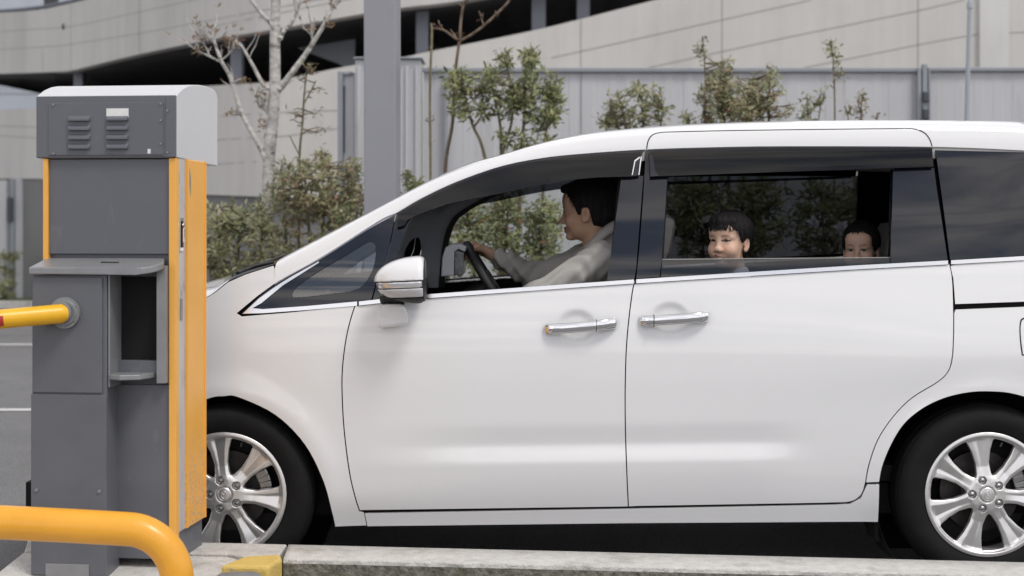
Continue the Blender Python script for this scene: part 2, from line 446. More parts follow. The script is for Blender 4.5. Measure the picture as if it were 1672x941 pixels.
# black sheet behind the shut lines and wheel openings
inner = [(600, 856), (1026, 851), (1430, 850)] + ARCH_R + [(1985, 858), (2012, 700), (2010, 500), (1995, 418)] + up(seg(lambda x: belt_lo(x) + 1, 590, 1985, 40)) + [(480, 507), (400, 511), (449, 470), (430, 446), (400, 455), (335, 492), (250, 532), (150, 580), (50, 622), (8, 662), (-10, 770), (-6, 858), (176, 860)] + ARCH_F + [(560, 858)]
panel('inner_body', M['void'], inner, dy=.028, thick=0, step=.05)
# chrome waist line
panel('waist_moulding', [M['chrome2'], M['chrome2']], seg(belt_hi, 586, 1035, 24) + up(seg(belt_lo, 586, 1035, 24)), dy=-.006, thick=.02, step=.05)
panel('waist_moulding', [M['chrome2']], seg(belt_hi, 1039, 1548, 24) + up(seg(belt_lo, 1039, 1548, 24)), dy=-.006, thick=.02, step=.05)
panel('waist_moulding', [M['chrome2']], seg(belt_hi, 1553, 2000, 24) + up(seg(belt_lo, 1553, 2000, 24)), dy=-.006, thick=.02, step=.05)
# front quarter light: black surround, chrome edge, small clear pane
q_out = [(393, 513.5)] + cr([(420, 487), (457, 459.5), (525, 422), (600, 375), (646, 350)], 4) + [(632, 420), (616, 455), (606, 491), (580, 495), (475, 508)]
q_hole = cr([(608, 396), (613, 403), (612, 425), (606, 446), (595, 463), (578, 474.5), (529, 481.5), (486, 486), (478, 484), (478, 478), (486, 468), (517, 446), (564, 418), (598, 397)], 3, True)
panel('quarter_light_surround', M['gloss'], q_out, [q_hole], dy=.004, thick=.03, gap=.001)
panel('quarter_light_pane', M['pane2'], q_hole, dy=.008, thick=0)
panel('quarter_light_chrome', M['chrome2'], [(396, 512.5)] + cr([(423, 487.5), (460, 461.5), (520, 427)], 4) + [(521, 429), (462, 466), (427, 495), (412, 503.5), (430, 505), (500, 500), (583, 492.5), (583, 499.5), (500, 506.5), (430, 511.5)], dy=-.003, thick=.012, step=.05)
# front door frame: black front post, B-pillar covers, smoked visors
panel('window_post', M['gloss'], [(647.5, 349), (668, 338), (688, 326), (700, 332), (676, 349), (665, 366), (656, 390), (648, 418), (640, 455), (632, 490), (608, 492), (617, 456), (633, 420)], dy=.003, thick=.06)
topf = seg(zl_py, 647, 1052, 30)
panel('window_frame', M['gloss'], [(x, y + 1) for x, y in topf] + up([(x, y + 13) for x, y in seg(zl_py, 700, 1046, 26)]) + [(672, 352)], dy=.004, thick=.06)
v_low = cr([(648, 371), (660, 367.5), (669, 357), (708, 341), (744.5, 330), (817, 316), (889, 301), (961, 291), (1030, 288.4)], 4)
panel('window_visor', M['visor'], [(x, y + 4) for x, y in seg(zl_py, 650, 1046, 30)] + [(1047, 256), (1041, 286)] + up(v_low), dy=-.020, thick=.018)
panel('visor_cap', M['gloss'], [(1038, 258), (1048, 255), (1044, 286), (1031, 288), (1033, 275)], dy=-.0215, thick=.02, step=.1)
panel('visor_clip', M['chrome2'], [(1046, 256), (1048, 256), (1044, 286), (1042.5, 286)], dy=-.0225, thick=.02, step=.1)
panel('visor_clip', M['chrome2'], [(1036, 262), (1044, 256), (1045, 258), (1037.5, 264), (1033, 286), (1031.5, 286)], dy=-.0225, thick=.02, step=.1)
panel('pillar_cover', M['gloss'], [(1014, 290), (1051, 287), (1046, 350), (1039, 440), (1036, 456.5), (991, 460), (997, 420), (1006, 350)], dy=.001, thick=.05, gap=.001)
panel('pillar_cover', M['gloss'], [(1054, 246), (1060, 246), (1062, 288), (1090, 291), (1086, 350), (1081, 420), (1077.5, 452.5), (1038.5, 455.5), (1044, 400), (1050, 320)], dy=.001, thick=.05, gap=.001)
panel('window_frame', M['gloss'], [(x, y + 1.5) for x, y in seg(zl_py, 1057, 1522, 20)] + [(1523, 252)] + up([(x, y + 30) for x, y in seg(zl_py, 1057, 1523, 20)]), dy=.006, thick=.06)
panel('pillar_cover', M['gloss'], [(1458, 277), (1525.5, 274), (1530, 310), (1548, 426), (1454, 432), (1456, 350)], dy=.001, thick=.05, gap=.001)
panel('window_visor', M['visor'], [(1060, 250), (1066, 246)] + [(x, y + 3.5) for x, y in seg(zl_py, 1075, 1521, 14)] + [(1524.5, 272.5), (1458, 275), (1300, 280), (1062, 288.5)], dy=-.020, thick=.018)
panel('visor_cap', M['gloss'], [(1060, 252), (1066, 256), (1070, 280), (1076, 287.5), (1062, 288.5)], dy=-.022, thick=.02)
LOWG = [(1081, 424), (1455, 421), (1454, 433.5), (1079, 454)]
lowered = panel('lowered_window_pane', M['tint2'], LOWG, dy=.018, thick=0, step=.1)
panel('rear_side_window', M['dark'], [(1527, 245), (1672, 248.5), (1800, 257), (1900, 266), (1985, 276), (1990, 404)] + up(seg(lambda x: belt_hi(x) - .5, 1551, 1985, 14)), dy=.002, thick=.03, gap=.001)
# the sliding-door head groove is not cut; a dark tube below stands in
# ---- roof, screen pillars and windscreen
def section(px, ncol=40, n=4.6):
    x, z = S(px, float(zl_py(px)), 0.0)
    y = float(F(x, z)); ss = np.concatenate([np.linspace(0, .22, 22) ** 1.0, np.linspace(.25, 1, ncol - 22)])
    yy = y + (YC - y) * ss
    sh = (1 - (1 - ss) ** n) ** (1 / n)
    lo, hi = 0.0, .45
    for _ in range(26):
        c = .5 * (lo + hi); zz = z + c * sh
        ppx = CX + x / yy * FPX; ppy = HY + (EYE - zz) / yy * FPX
        if np.max(sil_py(ppx) - ppy) > 0: hi = c
        else: lo = c
    zz = z + c * sh
    ppx = CX + x / yy * FPX; ppy = HY + (EYE - zz) / yy * FPX
    return np.stack([np.full_like(yy, x), yy, zz], 1), int(np.argmax(sil_py(ppx) - ppy))
PXS = np.concatenate([np.linspace(448, 1000, 60), np.linspace(1012, 1690, 50), np.linspace(1705, 2008, 26)])
secs = []; js = []
for p in PXS:
    a, j = section(p); secs.append(a); js.append(j)
secs = np.array(secs)
# close the tail: last sections fall to the centre line with the plan curve
def quarter(name, mats, sel, off=0.0, smooth=True, parent=CAR, split=False):
    ni, nj = secs.shape[:2]; used = {}; V = []; Fq = []
    def vid(i, j):
        if (i, j) not in used: used[(i, j)] = len(V); V.append(secs[i, j] + np.array([0, 0, off]))
        return used[(i, j)]
    for i in range(ni - 1):
        for j in range(nj - 1):
            if sel(i, j): Fq.append((vid(i, j), vid(i + 1, j), vid(i + 1, j + 1), vid(i, j + 1)))
    W = [np.array([v[0], 2 * YC - v[1], v[2]]) for v in V]; G = [q[::-1] for q in Fq]
    for parts in ([[(V, Fq)], [(W, G)]] if split else [[(V, Fq), (W, G)]]):
        b = MB()
        for vv, ff in parts: b.add(vv, ff, 0, smooth)
        me = bpy.data.meshes.new(name); me.from_pydata(b.v, [], b.f); me.polygons.foreach_set('use_smooth', b.s)
        bm = bmesh.new(); bm.from_mesh(me); bmesh.ops.remove_doubles(bm, verts=bm.verts, dist=1e-5); bmesh.ops.recalc_face_normals(bm, faces=bm.faces)
        bm.to_mesh(me); bm.free(); me.update(); link(name, me, mats, parent)
iws = int(np.searchsorted(PXS, 772))
def is_ws(i, j):
    if i >= iws: return False
    return j >= js[i] + (1 if PXS[i] < 680 else -1)
quarter('roof', M['paint'], lambda i, j: not is_ws(i, j))
quarter('windscreen', M['glass'], lambda i, j: is_ws(i, j) and j >= js[i] + 3)
quarter('windscreen_surround', M['gloss'], lambda i, j: is_ws(i, j) and j < js[i] + 3, off=.0015, split=True)
quarter('headliner', M['lining'], lambda i, j: not is_ws(i, j) and PXS[i] < 1990 and i > iws + 1, off=-.045)
quarter('screen_pillar_trim', M['trimgrey'], lambda i, j: not is_ws(i, j) and i <= iws + 2, off=-.03, split=True)
# door-head shut line on the roof side (a thin dark tube added in place of a cut groove)
def on_roof(px, frac):
    i = int(np.clip(np.searchsorted(PXS, px), 1, len(PXS) - 1)); t = (px - PXS[i - 1]) / (PXS[i] - PXS[i - 1])
    a = secs[i - 1] * (1 - t) + secs[i] * t
    ppy = HY + (EYE - a[:, 2]) / a[:, 1] * FPX
    return a, ppy
def roof_pt(px, py, lift=.0):
    a, ppy = on_roof(px, 0); k = int(np.argmax(ppy < py)); k = max(k, 1)
    t = (ppy[k - 1] - py) / (ppy[k - 1] - ppy[k] + 1e-9); p = a[k - 1] * (1 - t) + a[k] * t
    return Vector((p[0], p[1] - lift, p[2] + lift * .3))
line = cr([(1056, 243), (1058, 232), (1064, 222), (1078, 217), (1110, 215.5), (1200, 213.5), (1350, 211.5), (1470, 210.5), (1496, 211.5), (1510, 217), (1518, 227), (1522, 239)], 5)
MB().tube([roof_pt(a, b) for a, b in line], .0022, 6).build('added_groove_line', M['void'], CAR)
# front-door / sliding-door / rear shut line between the black pillars: a dark gap closed by a strip
panel('pillar_backing', M['void'], [(1012, 262), (1092, 262), (1082, 452), (1078, 456), (992, 460), (1004, 350)], dy=.045, thick=0, step=.08)
panel('pillar_backing', M['void'], [(1460, 262), (1545, 262), (1566, 425), (1456, 431)], dy=.045, thick=0, step=.08)
# ---- bonnet, cowl, wipers
bside = cr([(447, 432), (420, 441), (400, 447.5), (372, 460), (335, 487), (250, 527), (150, 575), (50, 617), (5, 655), (-8, 700), (-18, 740)], 5)
bsil = lerp_line([(-20, 760), (5, 665), (60, 590), (150, 530), (250, 490), (335, 462), (345, 458.5), (375, 450), (400, 443), (447, 430)])
bs = []
for (px, py) in bside:
    x, z = S(px, py); y = float(F(x, z)); ss = np.linspace(0, 1, 16) ** 1.5; yy = y + (YC - y) * ss
    sh = (1 - (1 - ss) ** 2.2) ** (1 / 1.6); lo, hi = 0., .3
    for _ in range(24):
        c = .5 * (lo + hi); zz = z + c * sh; ppx = CX + x / yy * FPX; ppy = HY + (EYE - zz) / yy * FPX
        if np.max(bsil(ppx) - ppy) > 0: hi = c
        else: lo = c
    bs.append(np.stack([np.full_like(yy, x), yy, z + min(c, .10) * sh], 1))
bs = np.array(bs); nj = bs.shape[1]
kc = 15                                                     # stations 0..kc are the cowl, the rest the bonnet
def grid(a, b_):
    g = bs[a:b_ + 1]; v = [p for r in g for p in r]; n0 = len(v); v += [np.array([p[0], 2 * YC - p[1], p[2]]) for p in v]; f = []
    for i in range(len(g) - 1):
        for j in range(nj - 1):
            q = (i * nj + j, (i + 1) * nj + j, (i + 1) * nj + j + 1, i * nj + j + 1); f.append(q); f.append(tuple(n0 + t for t in q[::-1]))
    return v, f
v, f = grid(kc, len(bs) - 1); b = MB(); b.add(v, f, 0, True); b.build('bonnet', M['paint'], CAR)
v, f = grid(0, kc); b = MB(); b.add(v, f, 0, True); b.build('cowl', M['black'], CAR)
for y0_, y1_ in ((6.25, 6.85), (6.95, 7.5)):
    a = P(380, 452, y0_); c = P(447, 428, y0_ + .1)
    MB().tube([a, ((a[0] + c[0]) / 2, y0_ + .05, (a[2] + c[2]) / 2 + .012), c], [.012, .010, .006], 8).tube([(a[0] + .03, y0_ - .06, a[2] + .016), (c[0] - .02, y1_, c[2] + .02)], [.008, .006], 6).build('wiper', M['black'], CAR)
# nose details that a step aside would show
panel('headlight', M['lens'], cr([(205, 560), (140, 590), (80, 620), (40, 655), (60, 672), (120, 650), (185, 610)], 3, True), dy=-.004, thick=.02)
panel('grille', M['black'], [(-10, 712), (-19, 760), (-20, 800), (30, 800), (60, 760), (20, 712)], dy=-.005, thick=.02, step=.03)
panel('mud_flap', M['void'], [(1428, 850), (1434, 848), (1436, 884), (1431, 884)], dy=.02, thick=.16, step=1)
panel('fuel_flap', M['paint'], cr([(1673, 521), (1667, 530), (1667, 550), (1670, 575), (1673, 579), (1700, 580), (1760, 580), (1764, 575), (1764, 526), (1760, 520), (1700, 520)], 3, True), dy=-.0012, thick=.004)
panel('fuel_flap_seal', M['void'], cr([(1671, 519), (1665, 529), (1665, 551), (1668, 577), (1672, 581), (1700, 582), (1761, 582), (1766, 576), (1766, 525), (1761, 518), (1700, 518)], 3, True), dy=-.0006, thick=0)
# ---- wheels
RT, RR_ = .344, .238
def rim_mesh():
    h = .0026; f = Field((-RR_ - .01, -.014, -RR_ - .01), (RR_ + .01, .085, RR_ + .01), h)
    n = f.n; ax = [f.lo[i] + h * np.arange(n[i]) for i in range(3)]
    X, Y, Z = np.meshgrid(*ax, indexing='ij'); r = np.sqrt(X * X + Z * Z) + 1e-6
    ang = np.arctan2(Z, X); D = np.full(X.shape, 9.)
    smax = lambda a, b, k: -smin(-a, -b, k)
    def smin(a, b, k):
        t = np.clip(.5 + .5 * (b - a) / k, 0, 1); return b * (1 - t) + a * t - k * t * (1 - t)
    # barrel: outer flange ring and the tube behind it
    ring = smin(np.maximum(np.abs(r - (RR_ - .006)) - .0065, np.abs(Y - .010) - .012), np.maximum(np.abs(r - (RR_ - .014)) - .010, np.abs(Y - .017) - .007), .004)
    tube = np.maximum(np.abs(r - (RR_ - .012 - .010 * np.clip(Y / .05, 0, 1))) - .004, np.abs(Y - .04) - .042)
    D = smin(ring, tube, .006)
    hub = smax(r - .066, np.abs(Y - .022) - .020 + .10 * np.maximum(r - .035, 0) ** 1, .01)
    D = smin(D, hub, .012)
    rn = r / RR_
    for k in range(7):
        a0 = R(97 + 360 / 7 * k); da = (ang - a0 + np.pi) % (2 * np.pi) - np.pi
        lat = r * np.sin(np.clip(da, -1.5, 1.5)); al = r * np.cos(da)
        w = np.interp(al / RR_, [0, .20, .34, .5, .7, .88, 1.0], [.042, .038, .0275, .0260, .036, .053, .064])
        front = np.interp(al / RR_, [0, .25, .45, .75, .93, 1.0], [.004, .004, .010, .006, .004, .010])
        l = lat / w
        # a ridge on one flank and a dished face that opens towards the rim
        face = front + .018 * np.clip(al / RR_ - .22, 0, 1) * np.clip(1 - np.abs(l - .25) / .85, 0, 1) + .010 * np.clip(np.abs(l) - .55, 0, 1)
        back = face + .020 + .01 * np.clip(1 - al / RR_, 0, 1)
        sp = smax(np.abs(lat) - w, np.maximum(face - Y, Y - back), .004)
        sp = np.maximum(sp, np.maximum(.03 - al, r - (RR_ - .009)))
        D = smin(D, sp, .008)
    for k in range(5):                                       # nut pockets
        t = R(36 + 72 * k); cx_, cz_ = .056 * math.cos(t), .056 * math.sin(t)
        c = np.maximum(np.sqrt((X - cx_) ** 2 + (Z - cz_) ** 2) - .0155, Y - .016); D = np.maximum(D, -c)
    D = np.maximum(D, -np.maximum(r - .0305, Y - .006))
    f.D = D.astype(np.float32); V, Fq = f.mesh()
    return V, Fq
rv, rf = rim_mesh()
ZW = WHEELS[1]
def make_wheel(xw):
    yf = 6.028; c = (xw, yf, ZW)
    w = MB().lathe([(.155, .10), (.155, .112), (.075, .112), (.07, .085), (.0, .085)], c).lathe([(.07, .10), (.155, .10)], c).build('wheel', M['disc'], CAR)
    me = to_mesh('rim', rv + np.array(c), rf); link('rim', me, M['alloy'], w)
    prof = [(RR_ - .006, .012), (RR_ + .002, .002), (.262, -.008), (.29, -.013), (.315, -.006), (.331, .010), (.3375, .022), (.3380, .030), (.3415, .034), (RT, .055), (RT, .075), (.339, .078), (.339, .086), (RT, .089), (RT, .15), (.339, .153), (.339, .161), (RT, .164), (.3415, .19), (.331, .206), (.29, .222), (RR_, .21), (RR_ - .01, .19)]
    prof2 = []
    for (a, b) in zip(prof[:-1], prof[1:]):
        prof2 += [a, ((a[0] + b[0]) / 2, (a[1] + b[1]) / 2)]
    tb = MB().lathe(prof2 + [prof[-1]], c, seg=120)
    tb.build('tyre', M['rubber'], w, fixn=False)
    MB().lathe([(RR_ - .02, .085), (RR_ - .02, .2)], c).lathe([(RR_ - .02, .17), (.02, .17)], c).build('barrel', M['black'], w)
    t0 = R(15)
    cal = MB()
    for q in range(6):
        t = R(-8 + q * 9); cal.box((c[0] + .150 * math.cos(t), c[1] + .088, c[2] + .150 * math.sin(t)), (.05, .05, .03), Matrix.Rotation(-t, 3, 'Y'), bev=.006)
    cal.build('brake_caliper', M['alloy2'], w)
    for k in range(5):
        t = R(36 + 72 * k); q = (c[0] + .056 * math.cos(t), c[1] + .004, c[2] + .056 * math.sin(t))
        MB().lathe([(.0001, -.004), (.006, -.003), (.0098, .0), (.0105, .004), (.0105, .014)], q, seg=6, smooth=False).lathe([(.0115, .013), (.0150, .013)], q, seg=20).build('wheel_nut', M['alloy2'], w, fixn=False)
    e = MB().lathe([(.0001, -.0015), (.018, -.001), (.0265, .0005), (.0285, .004), (.029, .009)], c, seg=40)
    # raised ornament on the cap: an oval ring around an upright bar
    def ring(rx, rz, x0, z0, n=24): return [(c[0] + x0 + rx * math.cos(2 * math.pi * i / n), c[1] - .0022, c[2] + z0 + rz * math.sin(2 * math.pi * i / n)) for i in range(n + 1)]
    e.tube(ring(.011, .014, 0, 0), .0013, 6, cap=False).tube(ring(.0225, .0225, 0, 0), .001, 6, cap=False)
    e.tube([(c[0] - .008, c[1] - .0022, c[2] + .009), (c[0], c[1] - .0022, c[2] - .004), (c[0] + .008, c[1] - .0022, c[2] + .009)], .0014, 6)
    e.build('centre_cap', M['alloy'], w, fixn=False)
    MB().tube([(c[0] + .19 * math.cos(R(72)), c[1] + .03, c[2] + .19 * math.sin(R(72))), (c[0] + .205 * math.cos(R(72)), c[1] + .024, c[2] + .205 * math.sin(R(72)))], .004, 8).build('valve', M['alloy2'], w)
    return w
WH = [make_wheel(x) for x in WHEELS[0]]
for w in WH:
    g = copy_tree(w); g.scale = (1, -1, 1)
for x in WHEELS[0]:                                        # wheel housings
    for yy in (1, -1):
        b = MB()
        Yw = lambda y: y if yy > 0 else 2 * YC - y
        n = 30; ring = [(x + .425 * math.cos(R(-42 + 264 * i / n)), ZW + .425 * math.sin(R(-42 + 264 * i / n))) for i in range(n + 1)]
        v = [(p[0], Yw(6.045), p[1]) for p in ring] + [(p[0], Yw(6.42), p[1]) for p in ring]
        b.add(v, [(i, i + 1, n + 2 + i, n + 1 + i) for i in range(n)], 0, True)
        b.add([(p[0], Yw(6.42), p[1]) for p in ring], [tuple(range(n + 1))])
        b.build('wheel_housing', M['void'], CAR)
MB().box((.30, YC, .30), (4.4, 1.45, .12)).box((.32, YC, .27), (1.86, 1.60, .10)).box((.30, YC, .20), (3.2, .5, .1)).build('underbody', M['void'], CAR)
MB().tube([(.6, 6.5, .17), (2.5, 6.55, .19)], .03, 10).tube([(-1.4, 6.45, .17), (-.8, 6.4, .2), (.4, 6.5, .17)], .025, 10).build('exhaust_pipe', M['black'], CAR)
# ---- door handles
def bodypt(px, py, out):
    x, z = S(px, py); 
    return x, Y0 + float(np.interp(z, ZT, _zb)) - out, z
for parent, pts, keyx in ((fdoor, [(889, 537.5), (905, 536.5), (948, 533), (985, 529.5), (1007, 527.5)], 989), (sdoor, [(1044, 524.5), (1060, 523.5), (1101, 520.5), (1140, 517.8), (1157, 516)], 1057)):
    out = [.004, .024, .034, .030, .006]
    c = cr([bodypt(a, b, o) for (a, b), o in zip(pts, out)], 6)
    n = len(c); b = MB(); rings = []
    seg_ = 16
    for i, p in enumerate(c):
        t = i / (n - 1); hz = .0225 * (min(1, (t + .02) / .05) ** .5) * (min(1, (1.02 - t) / .05) ** .5) * (1 - .10 * math.sin(math.pi * t)); hy = .012
        rings.append([(p[0], p[1] + hy * math.copysign(abs(math.sin(a)) ** .75, math.sin(a)), p[2] + hz * math.copysign(abs(math.cos(a)) ** .7, math.cos(a))) for a in [2 * math.pi * k / seg_ for k in range(seg_)]])
    v = [q for r in rings for q in r]; ff = []
    for i in range(n - 1):
        for k in range(seg_): k2 = (k + 1) % seg_; ff.append((i * seg_ + k, i * seg_ + k2, (i + 1) * seg_ + k2, (i + 1) * seg_ + k))
    ff.append(tuple(range(seg_))); ff.append(tuple(range((n - 1) * seg_, n * seg_)))
    b.add(v, ff, 0, True); b.build('door_handle', M['chrome'], parent)
    kx, ky, kz = bodypt(keyx, 529 if keyx < 1000 else 522.5, .037)
    MB().lathe([(.0001, .0), (.005, -.0005), (.0075, .001), (.0085, .006)], (kx, ky + (.006 if keyx < 1000 else .006), kz), seg=20).build('key_lock', M['alloy2'], parent, fixn=False)
    kx2 = 973 if keyx < 1000 else 1066
    x, y, z = bodypt(kx2, 530.5 if keyx < 1000 else 523, .0)
    MB().box((x, y - .0335, z), (.0016, .026, .046)).build('handle_joint', M['void'], parent)
# ---- door mirror
def mirror_parts():
    c = np.array(P(654, 456, 5.90)); px_ = 5.90 / FPX
    f = Field(c - [.13, .14, .12], c + [.13, .14, .12], .003)
    n = f.n; ax = [f.lo[i] + f.h * np.arange(n[i]) for i in range(3)]; X, Y, Z = np.meshgrid(*ax, indexing='ij')
    u = (X - c[0]) / (43 * px_); w = (Z - c[2]) / (40 * px_); yv = (Y - c[1]) / .105
    # outline: flat face to the rear (right), nose rounded to the front (left), domed top
    wl = np.where(w > -.1, (w + .1) / 1.06, (w + .1) / .92)
    body = (np.abs((u - .86) / 1.86) ** 2.0 + np.abs(wl) ** 2.1 + np.abs(yv) ** 2.4) ** (1 / 2.1) - 1
    body = body * .085
    pl = (u - .97) * 43 * px_; kk = .030; tt = np.clip(.5 - .5 * (body - pl) / kk, 0, 1); body = body * (1 - tt) + pl * tt + kk * tt * (1 - tt)
    return c, px_, f, X, Y, Z, u, w, body
mc, mpx, mf, mX, mY, mZ, mu, mw, mbody = mirror_parts()
def mslice(name, mats, cond, parent):
    mf.D = np.maximum(mbody, cond).astype(np.float32); V, Fq = mf.mesh(); return link(name, to_mesh(name, V, Fq), mats, parent)
zpx = lambda py: mc[2] - (py - 456) * mpx
slope = (mX - mc[0]) * .05
mir = mslice('door_mirror', M['paint'], zpx(458) + slope - mZ, CAR)
mslice('indicator_lens', M['lens'], np.maximum(np.maximum(mZ - zpx(459.5) - slope, zpx(469.5) + slope - mZ), mbody + .003), mir)
mslice('mirror_lower_cap', M['mcap'], np.maximum(np.maximum(mZ - zpx(471) - slope, zpx(485) + slope - mZ), mbody + .0005), mir)
mslice('mirror_base', M['black'], np.maximum(mZ - zpx(486) - slope, mbody + .002), mir)
mslice('mirror_edge', M['black'], np.maximum(np.maximum(.90 - mu, mbody - .003), zpx(500) - mZ), mir)
a = Vector(P(638, 492, 5.92)); b_ = Vector(P(640, 503, 5.99))
MB().prism([P(618, 484, 5.88), P(660, 486, 5.88), P(662, 498, 5.94), P(621, 497, 5.94)], [P(622, 484, 5.99), P(656, 484, 5.99), P(656, 497, 6.03), P(625, 497, 6.03)]).build('mirror_neck', M['black'], mir, bev=.006)
ft = MB().prism([P(624, 496, 5.915), P(660, 496, 5.915), P(668, 518, 5.915), P(664, 531, 5.925), P(617, 537, 5.925), P(617, 518, 5.915)], [P(626, 499, 6.05), P(656, 499, 6.05), P(662, 520, 6.05), P(658, 532, 6.05), P(622, 536, 6.05), P(622, 520, 6.05)])
ft.build('mirror_foot', M['paint'], mir, bev=.012)
# ---- far side of the van: the same panels mirrored about the centre line
FAR = {'front_fender', 'front_door', 'sliding_door', 'sill', 'quarter_panel', 'upper_quarter_panel', 'inner_body', 'waist_moulding', 'quarter_light_surround', 'quarter_light_pane', 'window_post', 'window_frame', 'window_visor', 'pillar_cover', 'rear_side_window', 'pillar_backing', 'door_mirror', 'headlight', 'grille', 'mud_flap'}
for o in list(CAR.children):
    if o.name.split('.')[0] in FAR:
        if o.name.split('.')[0] in ('pillar_cover', 'pillar_backing') and max(v.co.x for v in o.data.vertices) > .9: continue
        c = copy_tree(o); c.scale = (1, -1, 1)
def far(name, m, poly, dy):
    o = panel(name, m, poly, dy=dy, thick=0, step=.1); o.scale = (1, -1, 1); return o
far('far_window_pane', M['glass'], [(656, 380), (700, 340), (744, 320), (817, 290), (961, 262), (1014, 262), (1006, 350), (991, 460), (640, 485)], .014)
far('far_window_pane', M['tint'], cr([(1086, 300), (1100, 286), (1130, 280)], 3) + [(1300, 276), (1531, 268), (1554, 428), (1300, 441), (1079, 454)], .014)
panel('lowered_pane_edge', M['seat'], [(1081, 423), (1455, 420), (1455, 421.2), (1081, 424.4)], dy=.016, thick=.004, step=.3)
# padded trim on the far screen pillar, with the little triangular window in it
def farpoly(name, m, poly, hole, Y=7.64, th=.04):
    bm = bmesh.new(); es = []
    for lp in [poly] + ([hole] if hole else []):
        vs = [bm.verts.new(P(a, b, Y)) for a, b in lp]
        for i in range(len(vs)): es.append(bm.edges.new((vs[i], vs[(i + 1) % len(vs)])))
    r = bmesh.ops.triangle_fill(bm, use_beauty=True, edges=es, normal=(0, -1, 0))
    e = bmesh.ops.extrude_face_region(bm, geom=bm.faces[:])
    bmesh.ops.translate(bm, vec=(0, th, 0), verts=[v for v in e['geom'] if isinstance(v, bmesh.types.BMVert)])
    bmesh.ops.recalc_face_normals(bm, faces=bm.faces); me = bpy.data.meshes.new(name); bm.to_mesh(me); bm.free(); return link(name, me, m, CAR)
farpoly('far_pillar_trim', M['trimgrey'], cr([(652, 470), (640, 420), (655, 372), (700, 335), (770, 300), (860, 276), (980, 262)], 4) + [(985, 286)] + cr([(900, 294), (820, 313), (760, 342), (736, 366), (724, 410), (720, 470)], 4),
        cr([(660, 412), (668, 396), (679, 388), (686, 392), (686, 418), (660, 424)], 3, True))
farpoly('far_door_seal', M['black'], cr([(980, 284), (900, 292), (820, 311), (758, 341), (733, 366), (721, 410), (716, 470)], 4) + up(cr([(980, 288), (900, 297), (822, 316), (765, 345), (742, 368), (730, 412), (726, 470)], 4)), None, Y=7.632, th=.02)
# ---- interior
MB().box((.32, YC, .40), (3.6, 1.5, .06)).build('cabin_floor', M['void'], CAR)
# dashboard: cross-section swept over the car's width
prof = [(-1.02, 1.06), (-.80, 1.13), (-.52, 1.165), (-.44, 1.15), (-.40, 1.09), (-.42, .95), (-.50, .70), (-.55, .45), (-1.0, .45)]
MB().prism([(x, 6.17, z) for x, z in prof], [(x, 7.63, z) for x, z in prof]).build('dashboard', M['dash'], CAR, bev=.015)
# instrument hood in front of the driver
hp = [(720, 452), (722, 420), (727, 404), (737, 399), (752, 398), (762, 403), (759, 412), (748, 407), (742, 412), (741, 450)]
hood = MB().prism([P(a, b, 6.28) for a, b in hp], [P(a, b, 6.28)[:1] + (6.66,) + P(a, b, 6.28)[2:] for a, b in hp]).build('instrument_hood', M['hood'], CAR, bev=.004)
MB().prism([P(742, 408, 6.29), P(758, 412, 6.29), P(756, 450, 6.29), P(741, 450, 6.29)], [P(742, 408, 6.29)[:1] + (6.65,) + P(742, 408, 6.29)[2:], P(758, 412, 6.29)[:1] + (6.65,) + P(758, 412, 6.29)[2:], P(756, 450, 6.29)[:1] + (6.65,) + P(756, 450, 6.29)[2:], P(741, 450, 6.29)[:1] + (6.65,) + P(741, 450, 6.29)[2:]]).build('instrument_dial', M['dial'], hood, bev=.004)
# steering wheel
SWC = Vector(P(800, 464, 6.47)); SWN = Vector((.86, 0, .51)); SWU = Vector((-.51, 0, .86))
pts = [SWC + (Vector((0, 1, 0)) * math.cos(t) + SWU * math.sin(t)) * .185 for t in np.linspace(0, 2 * math.pi, 41)]
sw = MB().tube(pts, .0185, 12, cap=False)
sw.tube([SWC - SWN * .02, SWC + SWN * .025], [.07, .055], 18)
for t in (R(10), R(170), R(270)): sw.tube([SWC, SWC + (Vector((0, 1, 0)) * math.cos(t) + SWU * math.sin(t)) * .18], [.025, .014], 8)
sw.tube([SWC, SWC - SWN * .35], .035, 10); sw.build('steering_wheel', M['dash'], CAR)
def seat(name, xh, yc, w, zt, lean=.2, m='seat', head=True, xb=0):
    # seat cushion, reclined backrest, padded headrest
    zb = .72; dx = lean * (zt - zb)
    s = MB().box((xh - .42 + xb, yc, .66), (.52, w, .14), bev=.05).build(name, M[m], CAR)
    rot = Matrix.Rotation(math.atan(lean), 3, 'Y')
    MB().box((xh - dx / 2 - .02, yc, (zb + zt) / 2), (.13, w, (zt - zb) * 1.02), rot, bev=.05).build('seat_back', M[m], s)
    if head:
        for q in (-.05, .05): pass
        MB().box((xh + .035, yc, zt + .115), (.10, w * .56, .19), rot, bev=.04).tube([(xh, yc - .06, zt - .02), (xh + .03, yc - .06, zt + .07)], .006, 6).tube([(xh, yc + .06, zt - .02), (xh + .03, yc + .06, zt + .07)], .006, 6).build('headrest', M[m], s)
    return s
xh = P(1062, 0, 6.45)[0]
seat('car_seat', xh, 6.47, .50, 1.20); seat('car_seat', xh, 7.33, .50, 1.20)
xh = P(1318, 0, 6.45)[0]
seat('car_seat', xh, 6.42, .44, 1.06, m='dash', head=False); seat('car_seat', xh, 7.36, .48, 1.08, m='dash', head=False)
xh = P(1500, 0, 6.6)[0]
seat('car_seat', xh, 6.56, .44, 1.17, m='seat'); seat('car_seat', xh, 7.26, .44, 1.17, m='seat')
# luggage-bay walls (dark), so the tail does not glow
MB().box((2.2, YC, 1.0), (.05, 1.5, 1.2)).build('tailgate_lining', M['void'], CAR)
